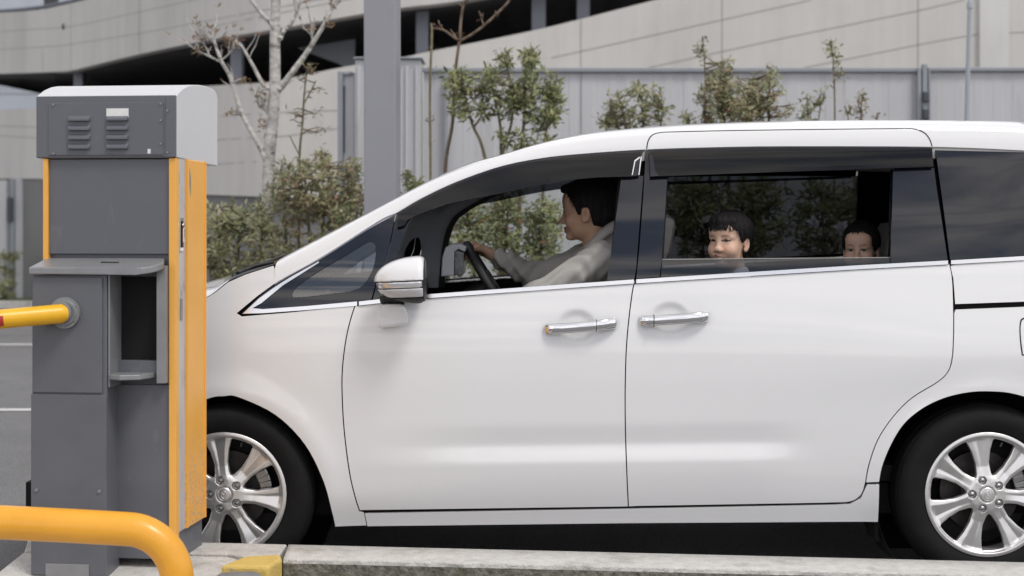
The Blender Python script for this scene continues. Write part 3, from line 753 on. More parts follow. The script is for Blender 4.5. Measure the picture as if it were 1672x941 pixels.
# ================================================================== PEOPLE
M['skin'] = attrmat('skin', .48, .35, sss=.25)
M['hair'] = mat('black_hair', (.009, .008, .008), .62, spec=.22, var=.5, vscale=60, bump=.6, bscale=190, stretch=(1, 1, .25))
M['jacket'] = mat('light_grey_suit_cloth', (.43, .415, .39), .85, var=.05, vscale=90, bump=.25, bscale=500)
M['shirt'] = mat('white_shirt_cloth', (.72, .72, .74), .8, bump=.15, bscale=400)
M['greycloth'] = mat('grey_tee_cloth', (.20, .20, .22), .85, bump=.15, bscale=400)
M['trouser'] = mat('dark_trouser_cloth', (.05, .05, .06), .85, bump=.2, bscale=400)
class Head:
    def __init__(s, c, yaw, pitch=0., roll=0., sc_=1.0):
        # yaw 0 faces -X (the way the van points); positive turns towards the camera side (-Y)
        s.c = np.array(c, float); s.s = sc_
        m = Matrix.Rotation(math.pi + yaw, 3, 'Z') @ Matrix.Rotation(pitch, 3, 'Y') @ Matrix.Rotation(roll, 3, 'X')
        s.R = np.array(m)
    def loc(s, X, Y, Z):
        p = np.stack([X - s.c[0], Y - s.c[1], Z - s.c[2]], -1) @ s.R / s.s
        return p[..., 0], p[..., 1], p[..., 2]
    def w(s, p): return s.c + s.R @ (np.array(p, float) * s.s)
    def add(s, f, fn, c, r, k=0., cut=False):
        g = lambda X, Y, Z: s.s * fn(*s.loc(X, Y, Z))
        (f.cut if cut else f.union)(g, s.w(c), s.s * max(np.atleast_1d(r)) * 1.05, k * s.s)
def face(f, H, smile=0., chubby=0., lean=0.):
    E_ = lambda c, r, k=.02, cut=False: H.add(f, ell(c, r), c, r, k, cut)
    C_ = lambda a, b, ra, rb, k=.01, cut=False: H.add(f, caps(a, b, ra, rb), (np.array(a) + np.array(b)) / 2, np.linalg.norm(np.array(b) - np.array(a)) / 2 + max(ra, rb), k, cut)
    E_((-.012, 0, .034), (.100, .078, .090))
    E_((.026, 0, -.025), (.060, .062 + .004 * chubby, .082), .025)
    E_((.030, 0, -.070), (.050, .050 + .006 * chubby, .042), .02)
    E_((.073, 0, -.100 + .006 * chubby), (.019, .022, .015), .02)
    E_((.066, 0, .050), (.028, .058, .038), .03)
    for q in (1, -1):
        E_((.060, q * .038, -.038), (.026, .024 + .006 * chubby, .026 + .006 * chubby), .018)
        E_((.066, q * .033, .016), (.019, .024, .009), .012)
        E_((.0935, q * .032, .001), (.013, .016, .010), .010, True)                    # sockets
        E_((.0690, q * .031, -.001), (.0150, .0150, .0140), .003)                      # eyeballs
        C_((.0815, q * .018, -.0075), (.0790, q * .043, -.0060), .0035, .003, .005)       # lower lids
        C_((.0835, q * .018, .0055), (.0795, q * .044, .0050), .0042, .0032, .005)       # upper lids
        E_((.0955, q * .0115, -.0385), (.0105, .0075, .0075), .006)                      # nostril wings
        # ears: rim, bowl, lobe
        ec = (-.010, q * .079, -.012)
        E_(ec, (.019, .0085, .031), .006)
        E_((-.006, q * .0885, -.008), (.011, .0065, .018), .004, True)
        E_((-.001, q * .078, -.037), (.010, .007, .010), .006)
    ns = .0075 + .0035 * chubby
    C_((.086, 0, .010), (.1075 - ns, 0, -.030), .0078, .0105, .014)
    E_((.1075 - ns, 0, -.034), (.0115, .0125, .0095), .010)
    lift = .006 * smile; wd = .020 + .007 * smile
    for q in (1, -1):
        C_((.0925, 0, -.0640), (.0800, q * wd, -.0690 + lift), .0062, .0035, .006)
        C_((.0905, 0, -.0765), (.0790, q * wd * .92, -.0715 + lift), .0068, .0035, .006)
        if smile: E_((.064, q * .037, -.040), (.022, .018, .018), .014)
    C_((.096, 0, -.0700), (.083, .017, -.0700 + lift * .6), .0015 + .0016 * smile, .001, .002, True)
    C_((.096, 0, -.0700), (.083, -.017, -.0700 + lift * .6), .0015 + .0016 * smile, .001, .002, True)
def skin_colour(V, H, base, smile=0., gaze=0., brow=1., squint=0., kid=False):
    x, y, z = H.loc(V[:, 0], V[:, 1], V[:, 2]); n = len(V); C = np.tile(np.array(base, float), (n, 1))
    noise = .06 * np.sin(61 * x + 3) * np.sin(53 * y) * np.sin(47 * z + 1); C *= (1 + noise)[:, None]
    blush = np.exp(-(((np.abs(y) - .040) / .022) ** 2 + ((z + .035) / .022) ** 2)) * (x > .03)
    C = C * (1 - .35 * blush[:, None]) + np.array(base) * np.array((1.08, .82, .80)) * (.35 * blush[:, None])
    def put(m, col, a=1.): C[m] = C[m] * (1 - a) + np.array(col) * a
    front = x > .055
    lift = .006 * smile; yy = np.abs(y)
    mouth = front & (np.abs(z - (-.0705 + lift * np.clip(yy / .025, 0, 1))) < .0125 * np.sqrt(np.clip(1 - (yy / (.023 + .006 * smile)) ** 2, 0, 1)))
    put(mouth, (.33, .14, .115), .42 if not smile else .6)
    slit = front & (np.abs(z - (-.0702 + lift * np.clip(yy / .02, 0, 1) * .8)) < .0022) & (yy < .019 + .001 * smile)
    put(slit, (.10, .03, .03) if not smile else (.42, .38, .34), .9)
    if smile: put(front & (np.abs(z - (-.0652 + lift * np.clip(yy / .02, 0, 1))) < .0016) & (yy < .023), (.12, .045, .04), .8)
    for q in (1, -1):
        u = (q * y - .031); e = front & (np.abs(z + .0005 + .06 * u * 0) < (.0052 - .0016 * squint) * np.sqrt(np.clip(1 - (u / .0150) ** 2, 0, 1)))
        if squint: e = front & (z < .0066 - 15 * u ** 2) & (z > -.0008 - 6 * u ** 2) & (np.abs(u) < .0160)
        put(e, (.42, .38, .35) if not squint else (.22, .17, .14))
        put(front & e & (np.abs(u - gaze * q) < .0074), (.012, .008, .006))
        lash = front & (np.abs(z - (.0052 - .0012 * squint) * np.sqrt(np.clip(1 - (u / .0165) ** 2, 0, 1)) - .0005) < .0021) & (np.abs(u) < .0165)
        if squint: lash = front & (np.abs(z - (.0072 - 15 * u ** 2)) < .0020) & (np.abs(u) < .0185)
        put(lash, (.03, .02, .018), .9)
        bz = .0205 + .05 * u * (u < 0) - 9 * np.maximum(u - .004, 0) ** 2
        if kid: bz = .0245 - 13 * (u - .002) ** 2
        b = front & (np.abs(z - bz) < .0040 * np.clip(1.25 - np.abs(u) / .022, 0, 1)) & (np.abs(u) < .0215)
        put(b, (.035, .025, .022), .8 * brow)
        nos = front & (((q * y - .0065) / .0042) ** 2 + ((z + .0445) / .0028) ** 2 < 1) & (x > .085); put(nos, (.12, .05, .04), .7)
        put((np.abs(q * y - .085) < .012) & (np.abs(z + .008) < .012) & (np.abs(x + .005) < .010) & (q * y > .078), np.array(base) * (.80, .62, .58), .5)
    return C
def hairmesh(H, name, line, parent, thick=.013, jag=.004, extra=(), seed=1, freq=55, cap=(.100, .079, .092)):
    r = .135 * H.s; f = Field(H.c - r - .02, H.c + r + .03, .0030)
    H.add(f, ell((-.014, 0, .036), (cap[0] + thick, cap[1] + thick * .75, cap[2] + thick)), (0, 0, .03), .14, 0)
    H.add(f, ell((-.050, 0, -.010), (.058 + thick * .5, .064 + thick * .4, .075)), (-.05, 0, 0), .1, .02)
    for c, rr in extra: H.add(f, ell(c, rr), c, rr, .016)
    n = f.n; ax = [f.lo[i] + f.h * np.arange(n[i]) for i in range(3)]; X, Y, Z = np.meshgrid(*ax, indexing='ij'); x, y, z = H.loc(X, Y, Z)
    phi = np.degrees(np.arctan2(np.abs(y), x)); az = np.degrees(np.arctan2(y, x))
    hl = np.interp(phi, [a for a, b in line], [b for a, b in line])
    rg = np.random.default_rng(seed); ph = rg.uniform(0, 6, 6)
    jg = (np.abs(np.sin(np.radians(az * freq / 12) + ph[0])) + .7 * np.sin(np.radians(az * freq / 5) + ph[1]) + .5 * np.sin(np.radians(az * freq / 2.6) + ph[2])) * jag * (phi < 62)
    tex = .0014 * np.sin(np.radians(az * 9) + 22 * z + ph[3]) + .0010 * np.sin(np.radians(az * 23) + 40 * z + ph[4]) + .0008 * np.sin(190 * x + 60 * y)
    f.D = np.maximum(f.D + (tex * H.s).astype(np.float32), ((hl + jg - z) * H.s * .8).astype(np.float32))
    V, Fq = f.mesh(); Vs = V.tolist(); Fs = [tuple(q) for q in Fq.tolist()]
    # combed locks over the cap, so the outline and the fringe break up
    for _ in range(520):
        az_ = rg.uniform(-180, 180); a = abs(az_); th0 = rg.uniform(4, 60); hz = np.interp(a, [p for p, q in line], [q for p, q in line]) - rg.uniform(-.004, .006) + (rg.uniform(-.3, 1.0) * jag if a < 62 else 0)
        if 66 < a < 112: hz = max(hz, .012)
        cz = .036; rz = cap[2] + thick; ct = np.clip((hz - cz) / rz, -.93, .98); th1 = min(np.degrees(np.arccos(ct)), 128)
        if th1 < th0 + 8: continue
        k = 7; pts = []; sw = rg.uniform(-9, 9); lift = rg.uniform(-.0015, .0032)
        for i in range(k):
            t = i / (k - 1); th_ = np.radians(th0 + (th1 - th0) * t); aa = np.radians(az_ + sw * t * t)
            pts.append(np.array((-.014 + (cap[0] + thick + lift) * np.sin(th_) * np.cos(aa), (cap[1] + thick * .75 + lift) * np.sin(th_) * np.sin(aa), cz + (rz + lift) * np.cos(th_))))
        w0 = rg.uniform(.0018, .0036); n0 = len(Vs)
        for i, p in enumerate(pts):
            tg = pts[min(i + 1, k - 1)] - pts[max(i - 1, 0)]; nr = p - np.array((-.014, 0, .03)); nr /= np.linalg.norm(nr); sd = np.cross(tg, nr); sd /= np.linalg.norm(sd) + 1e-9
            w = w0 * (1 - .75 * (i / (k - 1)) ** 2)
            for q in (p - sd * w, p + nr * w * .8, p + sd * w): Vs.append(H.w(q).tolist())
        for i in range(k - 1):
            b_ = n0 + 3 * i
            for e in ((0, 1), (1, 2)): Fs.append((b_ + e[0], b_ + e[1], b_ + 3 + e[1], b_ + 3 + e[0]))
    me = bpy.data.meshes.new(name); me.from_pydata(Vs, [], Fs); me.polygons.foreach_set('use_smooth', [True] * len(Fs)); me.update()
    return link(name, me, M['hair'], parent)
def limb(f, pts, rad, k=.02):
    for (a, b, ra, rb) in zip(pts[:-1], pts[1:], rad[:-1], rad[1:]):
        a, b = np.array(a), np.array(b); f.union(caps(a, b, ra, rb), (a + b) / 2, np.linalg.norm(b - a) / 2 + max(ra, rb), k)
V3 = lambda *a: np.array(a, float)

# ---- the driver
PY = 6.46
DRV = thing('person', P(1000, 600, PY), 'man in a light grey suit jacket driving with a hand on the steering wheel', 'person')
hd = Head(P(958, 345.5, PY), R(-13), R(3), 0, 1.0)
nb = np.array(P(978, 408, PY + .01)); chest = np.array(P(992, 470, PY + .02)); belly = np.array(P(1000, 560, PY + .02)); pel = np.array(P(1008, 618, PY + .02))
sn, sf = np.array(P(982, 423, PY - .185)), np.array(P(956, 424, PY + .20))
en, wn = np.array(P(880, 487, PY - .21)), np.array(P(800, 506, PY - .13))
ef, wf = np.array(P(876, 455, PY + .20)), np.array(P(817, 423, PY + .135))
t = R(52); grip = np.array(P(800, 464, 6.47)) + np.array([0, 1, 0]) * .185 * math.cos(t) + np.array((-.51, 0, .86)) * .185 * math.sin(t)
f = Field((-.40, 6.14, .52), (.62, 6.80, 1.50), .0040)
f.union(caps(hd.w((-.022, 0, -.05)), nb + V3(.0, 0, .0), .050, .060), (hd.c + nb) / 2, .16, .02)
face(f, hd)
f.union(caps(sn, sf, .052, .052), (sn + sf) / 2, .25, .04); f.union(caps(chest - V3(0, .07, 0), chest + V3(0, .07, 0), .105, .105), chest, .2, .05)
f.union(caps(belly - V3(0, .06, 0), belly + V3(0, .06, 0), .10, .10), belly, .2, .06); f.union(caps(pel - V3(0, .08, 0), pel + V3(0, .08, 0), .10, .10), pel, .2, .05)
limb(f, [sn, en, wn], [.046, .036, .026]); limb(f, [sf, ef, wf], [.046, .036, .026])
for q in (-1, 1):
    kn = np.array(P(838, 590, PY + .10 * q)); limb(f, [pel + V3(0, .09 * q, 0), kn], [.078, .055], .03); limb(f, [kn, kn + V3(-.12, 0, -.20)], [.052, .045], .02)
def hand(f, wrist, knuckle, side, curl, s=1.0):
    # palm from wrist to knuckles; side: unit vector index->little finger; curl: list of joint offsets shared by the fingers
    wrist, knuckle, side = map(np.array, (wrist, knuckle, side))
    up_ = np.cross(knuckle - wrist, side); up_ /= np.linalg.norm(up_)
    for i, o in enumerate((-.030, -.010, .010, .028)):
        limb(f, [wrist + side * o * .55, knuckle + side * o], [.017 * s, .0125 * s], .010)
    for i, (o, L) in enumerate(zip((-.030, -.010, .010, .029), (.95, 1.05, 1.0, .80))):
        p = [knuckle + side * o]
        for d in curl: p.append(p[-1] + np.array(d) * L * s)
        limb(f, p, [.0105 * s, .0098 * s, .0090 * s, .0078 * s][:len(p)], .003)
u = np.array((-.51, 0, .86)); fw = np.array((-.86, 0, -.51)); tang = np.array([0, -math.sin(t), 0]) + u * math.cos(t)      # rim tangent
rad_ = np.array([0, 1, 0]) * math.cos(t) + u * math.sin(t)
kn_ = grip + rad_ * .026 + V3(.022, 0, .004); fw = V3(-.985, 0, .10)
hw = kn_ + V3(.062, .0, -.026)
limb(f, [wf, hw], [.026, .025], .015)
hand(f, hw, kn_, -tang, [V3(-.034, 0, .002), V3(-.014, 0, -.026), V3(.014, 0, -.020)])
limb(f, [hw + tang * .020, kn_ + tang * .046 + V3(.030, 0, -.026), kn_ + tang * .050 + V3(-.008, 0, -.036)], [.015, .0115, .009], .008)
hand(f, wn, wn + V3(-.075, .012, .012), (0, .35, -.94), [(-.028, .008, .006), (-.012, .022, .002), (.010, .018, 0)])
V, Fq = f.mesh(); me = to_mesh('body', V, Fq); setcol(me, skin_colour(V, hd, (.52, .325, .23), 0, .0, 1., .0)); link('body', me, M['skin'], DRV)
hairmesh(hd, 'hair', [(0, .082), (25, .080), (42, .066), (56, .050), (66, .018), (71, -.014), (79, -.014), (86, .014), (104, .022), (114, -.02), (124, -.058), (180, -.075)], DRV, thick=.012, jag=.0025, extra=[((.058, 0, .096), (.042, .052, .022)), ((.084, .0, .092), (.013, .036, .008))], seed=2)
f = Field((-.24, 6.12, .60), (.62, 6.82, 1.36), .0045)           # jacket
f.union(caps(sn + V3(.005, .02, -.005), sf + V3(.005, -.02, -.005), .070, .070), (sn + sf) / 2, .28, .04); f.union(caps(chest - V3(0, .085, 0), chest + V3(0, .085, 0), .122, .122), chest, .22, .06)
f.union(caps(belly - V3(0, .075, 0), belly + V3(0, .075, 0), .118, .118), belly, .22, .07); f.union(caps(pel - V3(0, .09, 0), pel + V3(0, .09, 0), .115, .115), pel, .22, .05)
limb(f, [sn, en, wn + (en - wn) * .22], [.068, .058, .044], .03)
limb(f, [sf, ef, wf + (ef - wf) * .02], [.066, .056, .042], .03)
f.union(caps(nb + V3(.012, .0, -.030), nb + V3(.030, 0, .030), .076, .062), nb, .16, .03)          # collar stand
ca = nb + V3(.018, 0, .022)
f.cut(caps(nb + V3(-.002, 0, .01), hd.w((-.025, 0, -.06)) + V3(0, 0, .1), .056, .058), nb + V3(0, 0, .06), .16, .006)
f.cut(lambda x, y, z: -(z - (nb[2] + .052 + .55 * (x - nb[0]))) , nb + V3(0, 0, .09), .12, .004)
f.cut(caps(nb + V3(-.075, 0, .04), nb + V3(-.085, 0, -.10), .022, .004), nb + V3(-.08, 0, -.02), .13, .01)
n = f.n; ax = [f.lo[i] + f.h * np.arange(n[i]) for i in range(3)]; X, Y, Z = np.meshgrid(*ax, indexing='ij')
f.D += (.0045 * np.sin(46 * (X * .8 + Z * 1.2) + 9 * np.sin(14 * Y) + 5 * np.sin(19 * X)) * np.clip((sn[0] + .02 - X) / .1, .25, 1) + .002 * np.sin(95 * (X - Z) + 12 * Y)).astype(np.float32)
V, Fq = f.mesh(); jk = link('jacket', to_mesh('jacket', V, Fq), M['jacket'], DRV)
ring = [sn + V3(.030, -.03, .070) + V3(0, .0, 0)]
sv = [sn + V3(.018 + .062 * math.cos(a) * .25, -.010, 0) + V3(.0, .0, 0) + V3(.066 * math.cos(a) * .35, -.066 * max(0, math.sin(a)) * .6 - .012, .071 * math.cos(a)) for a in np.linspace(.1, 2.6, 14)]
MB().tube(sv, .0022, 6).build('sleeve_seam', M['jacket'], jk)
for q in (-1, 1):                                                    # turned-down collar and lapel edge
    cp = cr([P(a_, b_, PY + .01 + q * y_) for a_, b_, y_ in ((1012, 357, .0), (1003, 361, .045), (987, 371, .078), (968, 388, .094), (953, 405, .088), (944, 422, .066), (936, 444, .035))], 5)
    b = MB(); v = []; ff = []
    for i, p in enumerate(cp):
        p = np.array(p); t = i / (len(cp) - 1); o = np.array((.45 - .25 * t, .62 * q, -.66)) * (.044 - .006 * t)
        v += [p, p + V3(0, .004 * q, .004), p + o * .55 + V3(.0, .006 * q, .003), p + o, p + o - V3(0, .004 * q, .003)]
    for i in range(len(cp) - 1):
        for k_ in range(4): ff.append((5 * i + k_, 5 * i + k_ + 1, 5 * i + 6 + k_, 5 * i + 5 + k_))
    b.add(v, ff, 0, True); b.build('jacket_collar', M['jacket'], jk)
f = Field(nb - .12, nb + .12, .004)                                 # shirt collar showing inside the jacket
f.union(caps(nb + V3(.002, 0, -.04), nb + V3(.0, 0, .024), .069, .058), nb, .13)
f.cut(caps(nb + V3(-.004, 0, -.10), hd.w((-.03, 0, -.05)), .053, .055), nb, .2); f.cut(lambda x, y, z: -(z - nb[2] - .024) * 0 + (.0 - (z - (nb[2] + .030) - .25 * (x - nb[0]))), nb, .13)
V, Fq = f.mesh(); link('shirt_collar', to_mesh('shirt_collar', V, Fq), M['shirt'], DRV)

def child(name_label, hpx, hpy, Y, yaw, pitch, roll, s, smile, chub, shirt, hair, gaze, group=None, base=(.66, .445, .33), squint=0.):
    H = Head(P(hpx, hpy, Y), yaw, pitch, roll, s)
    root = thing('person', (H.c[0] + .05, Y, .74), name_label, 'person')
    nb = H.c + V3(.030, 0, -.150 * s); ch = nb + V3(.03, 0, -.13); pv = np.array([nb[0] + .06, Y + .02, .80])
    lo = np.array([H.c[0] - .34, Y - .20, .62]); hi = np.array([H.c[0] + .22, Y + .22, H.c[2] + .15])
    lo[1] = max(lo[1], 6.085)
    f = Field(lo, hi, .0038)
    f.union(caps(H.w((-.022, 0, -.05)), nb, .040 * s, .044 * s), (H.c + nb) / 2, .14, .02)
    face(f, H, smile, chub)
    a, b = nb + V3(.015, -.075, -.045), nb + V3(.015, .105, -.045)
    f.union(caps(a, b, .034, .036), (a + b) / 2, .16, .03); f.union(caps(ch - V3(0, .02, 0), ch + V3(0, .04, 0), .075, .075), ch, .15, .04)
    f.union(caps(ch, pv, .075, .085), (ch + pv) / 2, .3, .04)
    for q, sh in ((-1, a), (1, b)):
        kn = pv + V3(-.27, .07 * q, .02); limb(f, [pv + V3(0, .06 * q, 0), kn, kn + V3(-.04, 0, -.14)], [.062, .045, .036], .02)
        el = sh + V3(-.04, .012 * q, -.17); wr = el + V3(-.13, 0, -.05)
        limb(f, [sh, el, wr], [.034, .027, .020], .015); hand(f, wr, wr + V3(-.05, 0, -.012), (0, 1.0 * q, .1), [(-.018, 0, -.005), (-.010, 0, -.010), (.0, 0, -.012)], .75)
    V, Fq = f.mesh(); me = to_mesh('body', V, Fq); setcol(me, skin_colour(V, H, base, smile, gaze, .75, squint, True)); link('body', me, M['skin'], root)
    hair(H, root)
    f = Field(np.maximum(lo, [-9, 6.075, 0]), hi, .0042)
    f.union(caps(a, b, .047, .049), (a + b) / 2, .18, .03); f.union(caps(ch - V3(0, .02, 0), ch + V3(0, .04, 0), .088, .088), ch, .17, .04); f.union(caps(ch, pv, .088, .098), (ch + pv) / 2, .32, .04)
    f.union(caps(nb + V3(.006, 0, -.03), nb + V3(.002, 0, .004), .062 * s, .053 * s), nb, .1, .012)
    for q, sh in ((-1, a), (1, b)): el = sh + V3(-.04, .012 * q, -.17); limb(f, [sh, el], [.046, .040], .02)
    f.cut(caps(nb + V3(-.006, 0, -.02), H.w((-.025, 0, -.04)), .046 * s, .055 * s), nb, .16, .004)
    V, Fq = f.mesh(); link('shirt', to_mesh('shirt', V, Fq), M[shirt], root)
    return H, root
child('smiling boy with a fringe looking out over the lowered rear window', 1191, 394, 6.235, R(52), R(0), R(0), .92, 1., 1., 'shirt',
      lambda H, r: hairmesh(H, 'hair', [(0, .046), (30, .043), (48, .050), (58, .040), (68, .004), (80, -.010), (86, .012), (104, .016), (114, -.02), (126, -.055), (180, -.07)], r, thick=.014, jag=.0075, extra=[((.045, 0, .085), (.055, .066, .034))], seed=5, freq=62, cap=(.102, .083, .081)), .0035, squint=.6)
child('small child peeping over the lowered rear window with only forehead and eyes showing', 1406, 407.5, 6.50, R(66), R(2), R(0), .86, 0., 1.2, 'greycloth',
      lambda H, r: hairmesh(H, 'hair', [(0, .066), (25, .062), (40, .052), (55, .020), (66, -.020), (84, .004), (104, .012), (114, -.02), (126, -.055), (180, -.07)], r, thick=.010, jag=.002, seed=9), .0, base=(.60, .40, .30))
# ================================================================== TICKET MACHINE, RAILS, KERBS
M['grey'] = mat('grey_powder_coat', (.125, .132, .150), .42, var=.05, vscale=7, bump=.05, bscale=240, stain=((.17, .175, .185), 9, .62, .74, (1, 1, .5)), rvar=.12)
M['railm'] = mat('scuffed_flank_metal', (.56, .56, .575), .4, metal=.2, var=.04, vscale=9, stain=((.28, .28, .29), 13, .56, .68, (1, 1, .5)))
M['grey2'] = mat('pale_grey_cabinet_paint', (.62, .62, .63), .45, var=.02, vscale=5)
M['grey3'] = mat('mid_grey_cabinet_metal', (.27, .275, .285), .36, metal=.25, var=.08, vscale=12)
M['orange'] = mat('orange_paint', (.89, .45, .085), .42, var=.03, vscale=8, stain=((.66, .36, .12), 16, .70, .80, (1, 1, .4)))
def worn():                              # paint rubbed off in the lower third of the flank
    m = mat('worn_orange_paint', (.89, .45, .085), .42, var=.04, vscale=8, stain=((.50, .37, .29), 75, .50, .60, (1, 1, .9)))
    nt = m.node_tree; L = nt.links.new; b = nt.nodes['Principled BSDF']; mx = b.inputs['Base Color'].links[0].from_node
    old = mx.inputs[0].links[0].from_socket; tc = nt.nodes.new('ShaderNodeTexCoord'); sx = nt.nodes.new('ShaderNodeSeparateXYZ'); L(tc.outputs['Object'], sx.inputs[0])
    a = nt.nodes.new('ShaderNodeMapRange'); a.inputs[1].default_value = .46; a.inputs[2].default_value = .22; L(sx.outputs['Z'], a.inputs[0])
    k = nt.nodes.new('ShaderNodeMath'); k.operation = 'MULTIPLY'; L(old, k.inputs[0]); L(a.outputs[0], k.inputs[1]); L(k.outputs[0], mx.inputs[0]); return m
M['orange2'] = worn()
M['yellow'] = mat('yellow_pipe_paint', (.83, .385, .03), .38, coat=.15, var=.07, vscale=5, bump=.10, bscale=90, stain=((.30, .17, .06), 30, .70, .76, (1, 1, 1)), rvar=.12)
M['armyel'] = mat('yellow_boom_paint', (.86, .47, .02), .35, var=.05, vscale=9)
M['red'] = mat('red_reflector', (.42, .035, .03), .35)
M['label'] = mat('blank_label', (.78, .78, .77), .5, var=.05, vscale=40)
th = R(-6.3); UX = Vector((math.cos(th), math.sin(th), 0)); VX = Vector((-math.sin(th), math.cos(th), 0))
O = Vector(P(289, 370, 5.45)); O.z = 0.0; ISL = .20
ROT = rotz(th)
MACH = thing('ticket_machine', (O - UX * .24 + VX * .16 + Vector((0, 0, ISL)))[:], 'grey and orange parking ticket machine carrying a yellow barrier boom', 'ticket machine')
def W(u, v, z): return O + UX * u + VX * v + Vector((0, 0, z))
def bx(mb, u0, u1, v0, v1, z0, z1, mi=0, bev=0.):
    return mb.box(W((u0 + u1) / 2, (v0 + v1) / 2, (z0 + z1) / 2), (abs(u1 - u0), abs(v1 - v0), abs(z1 - z0)), ROT, mi, bev)
def zz(py, v=0., u=-.24): return EYE - (py - HY) * (O + UX * u + VX * v).y / FPX
def uu(px, v=0.):                        # u on the plane v that appears at px
    k = (px - CX) / FPX; a = O + VX * v
    return (k * a.y - a.x) / (UX.x - k * UX.y)
D = .318
zb = ISL
zt_body = zz(259)
ul = uu(66)
# body: two side posts, front panels, open recess for tickets
mb = MB()
ub0, ub1 = uu(66), -.004
bx(mb, ub0, ub1 - .012, .02, D, zb + .055, zt_body, bev=.004)
mb.build('cabinet_body', M['grey'], MACH)
bx(MB(), uu(78.5), uu(276), .006, .03, zz(415), zt_body - .002, bev=.002).build('front_panel', M['grey'], MACH)
bx(MB(), uu(176), uu(276), .006, .03, zb + .01, zz(628), bev=.002).build('front_panel', M['grey'], MACH)
bx(MB(), uu(176), uu(260), .05, .10, zb - .0, zb + .06).build('base_plinth', M['grey'], MACH)
bx(MB(), uu(60), -.03, .05, D - .01, zb, zb + .07).build('base_plinth', M['grey'], MACH)
for a, b in ((uu(71), uu(79)), (uu(276.5), uu(288))):
    bx(MB(), a, b, -.006, .03, zb + .07, zt_body, bev=.002).build('corner_strip', M['orange'], MACH)
# right flank: silver lock rail between two orange edges
ZO = zz(872, 0, 0)
def dv(px):                              # v on the flank u=0 that shows at px
    k = (px - CX) / FPX; a = O
    return (a.x - k * a.y) / (k * VX.y - VX.x)
v1, v2, v3 = dv(300), dv(306), D
b = MB(); bx(b, -.03, -.002, .03, dv(303), ZO, zt_body, bev=.002); rail = b.build('flank_rail', M['railm'], MACH)
b = MB(); bx(b, -.03, .003, dv(303) + .001, v3, ZO, zt_body + .0, bev=.003); b.build('flank_panel', M['orange2'], MACH)
bx(MB(), .003, .006, v3 - .016, v3, ZO + .002, zt_body).build('flank_edge', M['orange'], MACH)
bx(MB(), .003, .006, dv(303) + .002, dv(306), ZO + .002, zt_body).build('flank_edge', M['orange'], MACH)
bx(MB(), -.035, -.008, .04, D - .01, zb, ZO - .001).build('flank_foot', M['grey'], MACH)
zl = zz(383, .03, 0); vm = dv(296.5)
b = MB(); bx(b, -.002, .0015, vm - .018, vm + .018, zl - .058, zl + .058, bev=.0012); lk = b.build('door_lock', M['chrome2'], MACH)
b = MB(); bx(b, .0016, .004, vm - .010, vm + .010, zl - .046, zl + .046, bev=.001); b.build('lock_recess', M['black'], lk)
b = MB(); bx(b, .003, .011, vm - .005, vm + .006, zl - .030, zl + .022, bev=.003); b.tube([W(.002, vm, zl + .032), W(.009, vm, zl + .032)], .007, 14); b.build('lock_handle', M['chrome'], lk)
b = MB()
for q in (0, 1, 2): bx(b, .0032, .0037, dv(308) + .005 * q, dv(308) + .005 * q + .0052, zz(275 + 6 * q, .1, 0) - .07, zz(275 + 6 * q, .1, 0))
b.build('worn_patch', M['grey3'], MACH)
b = MB(); bx(b, -.002, .0015, vm - .013, vm + .008, zz(500, .03, 0) - .05, zz(488, .03, 0), bev=.001); b.build('latch_plate', M['grey3'], MACH)
# hood: grey louvred front, white curved top and ends
z0, z1 = zz(258), zz(156)
uh0, uh1, vb = uu(62), .0, .475
arc = [(-.004, z0), (-.004, z1 - .004), (.012, z1 + .006), (.06, z1 + .025), (.12, z1 + .041), (.18, z1 + .050), (.25, z1 + .056), (.33, z1 + .059), (.40, z1 + .058), (.44, z1 + .053), (.465, z1 + .042), (.475, z1 + .026), (.475, z0 - .012)]
mb = MB(); mb.prism([W(uh1, v, z) for v, z in arc], [W(uh0 - .004, v, z) for v, z in arc]); hd_ = mb.build('hood', M['grey2'], MACH, bev=.003)
b = MB(); bx(b, uh0 - .002, -.0005, -.012, .0, z0 + .001, z1 - .002, bev=.003); fr = b.build('hood_front', M['grey'], hd_)
b = MB(); bx(b, uu(79, -.014), uu(267, -.014), -.0155, -.010, zz(254), zz(168), bev=.002); lp = b.build('louvre_plate', M['grey'], MACH)
b = MB(); bx(b, uu(270, -.014), uu(287, -.014), -.0145, -.010, z0 + .001, z1 - .004, bev=.002); b.build('hinge_strip', M['grey'], MACH)
for k in range(4):
    for (a, c) in ((111, 148), (173, 210)):
        py = 191 + k * 15.2; zc = zz(py + 3); ua, uc = uu(a, -.016), uu(c, -.016); uu_ = [ua, ua + .004, uc - .004, uc]
        b = MB(); n0 = [W(ua + .003, -.0155, zc + .009), W(uc - .003, -.0155, zc + .009), W(uc - .001, -.030, zc - .007), W(ua + .001, -.030, zc - .007)]
        b.add([W(ua, -.0155, zc + .010), W(uc, -.0155, zc + .010), W(uc, -.0155, zc - .008), W(ua, -.0155, zc - .008), W(ua + .005, -.028, zc - .001), W(uc - .005, -.028, zc - .001), W(uc - .004, -.028, zc - .009), W(ua + .004, -.028, zc - .009)],
              [(0, 1, 5, 4), (4, 5, 6, 7), (0, 4, 7, 3), (1, 2, 6, 5), (3, 7, 6, 2)])
        b.build('louvre', M['grey'], lp, bev=.0015)
b = MB(); bx(b, uu(174, -.016), uu(210, -.016), -.0185, -.0155, zz(193), zz(178)); b.build('blank_label', M['label'], lp)
for (a, py) in ((88, 171), (263, 171), (263, 198), (263, 236), (274, 182), (274, 250), (88, 251)):
    p = W(uu(a, -.015), -.0165, zz(py)); MB().tube([p, p - VX * .004], .0035, 10).build('screw', M['grey3'], lp)
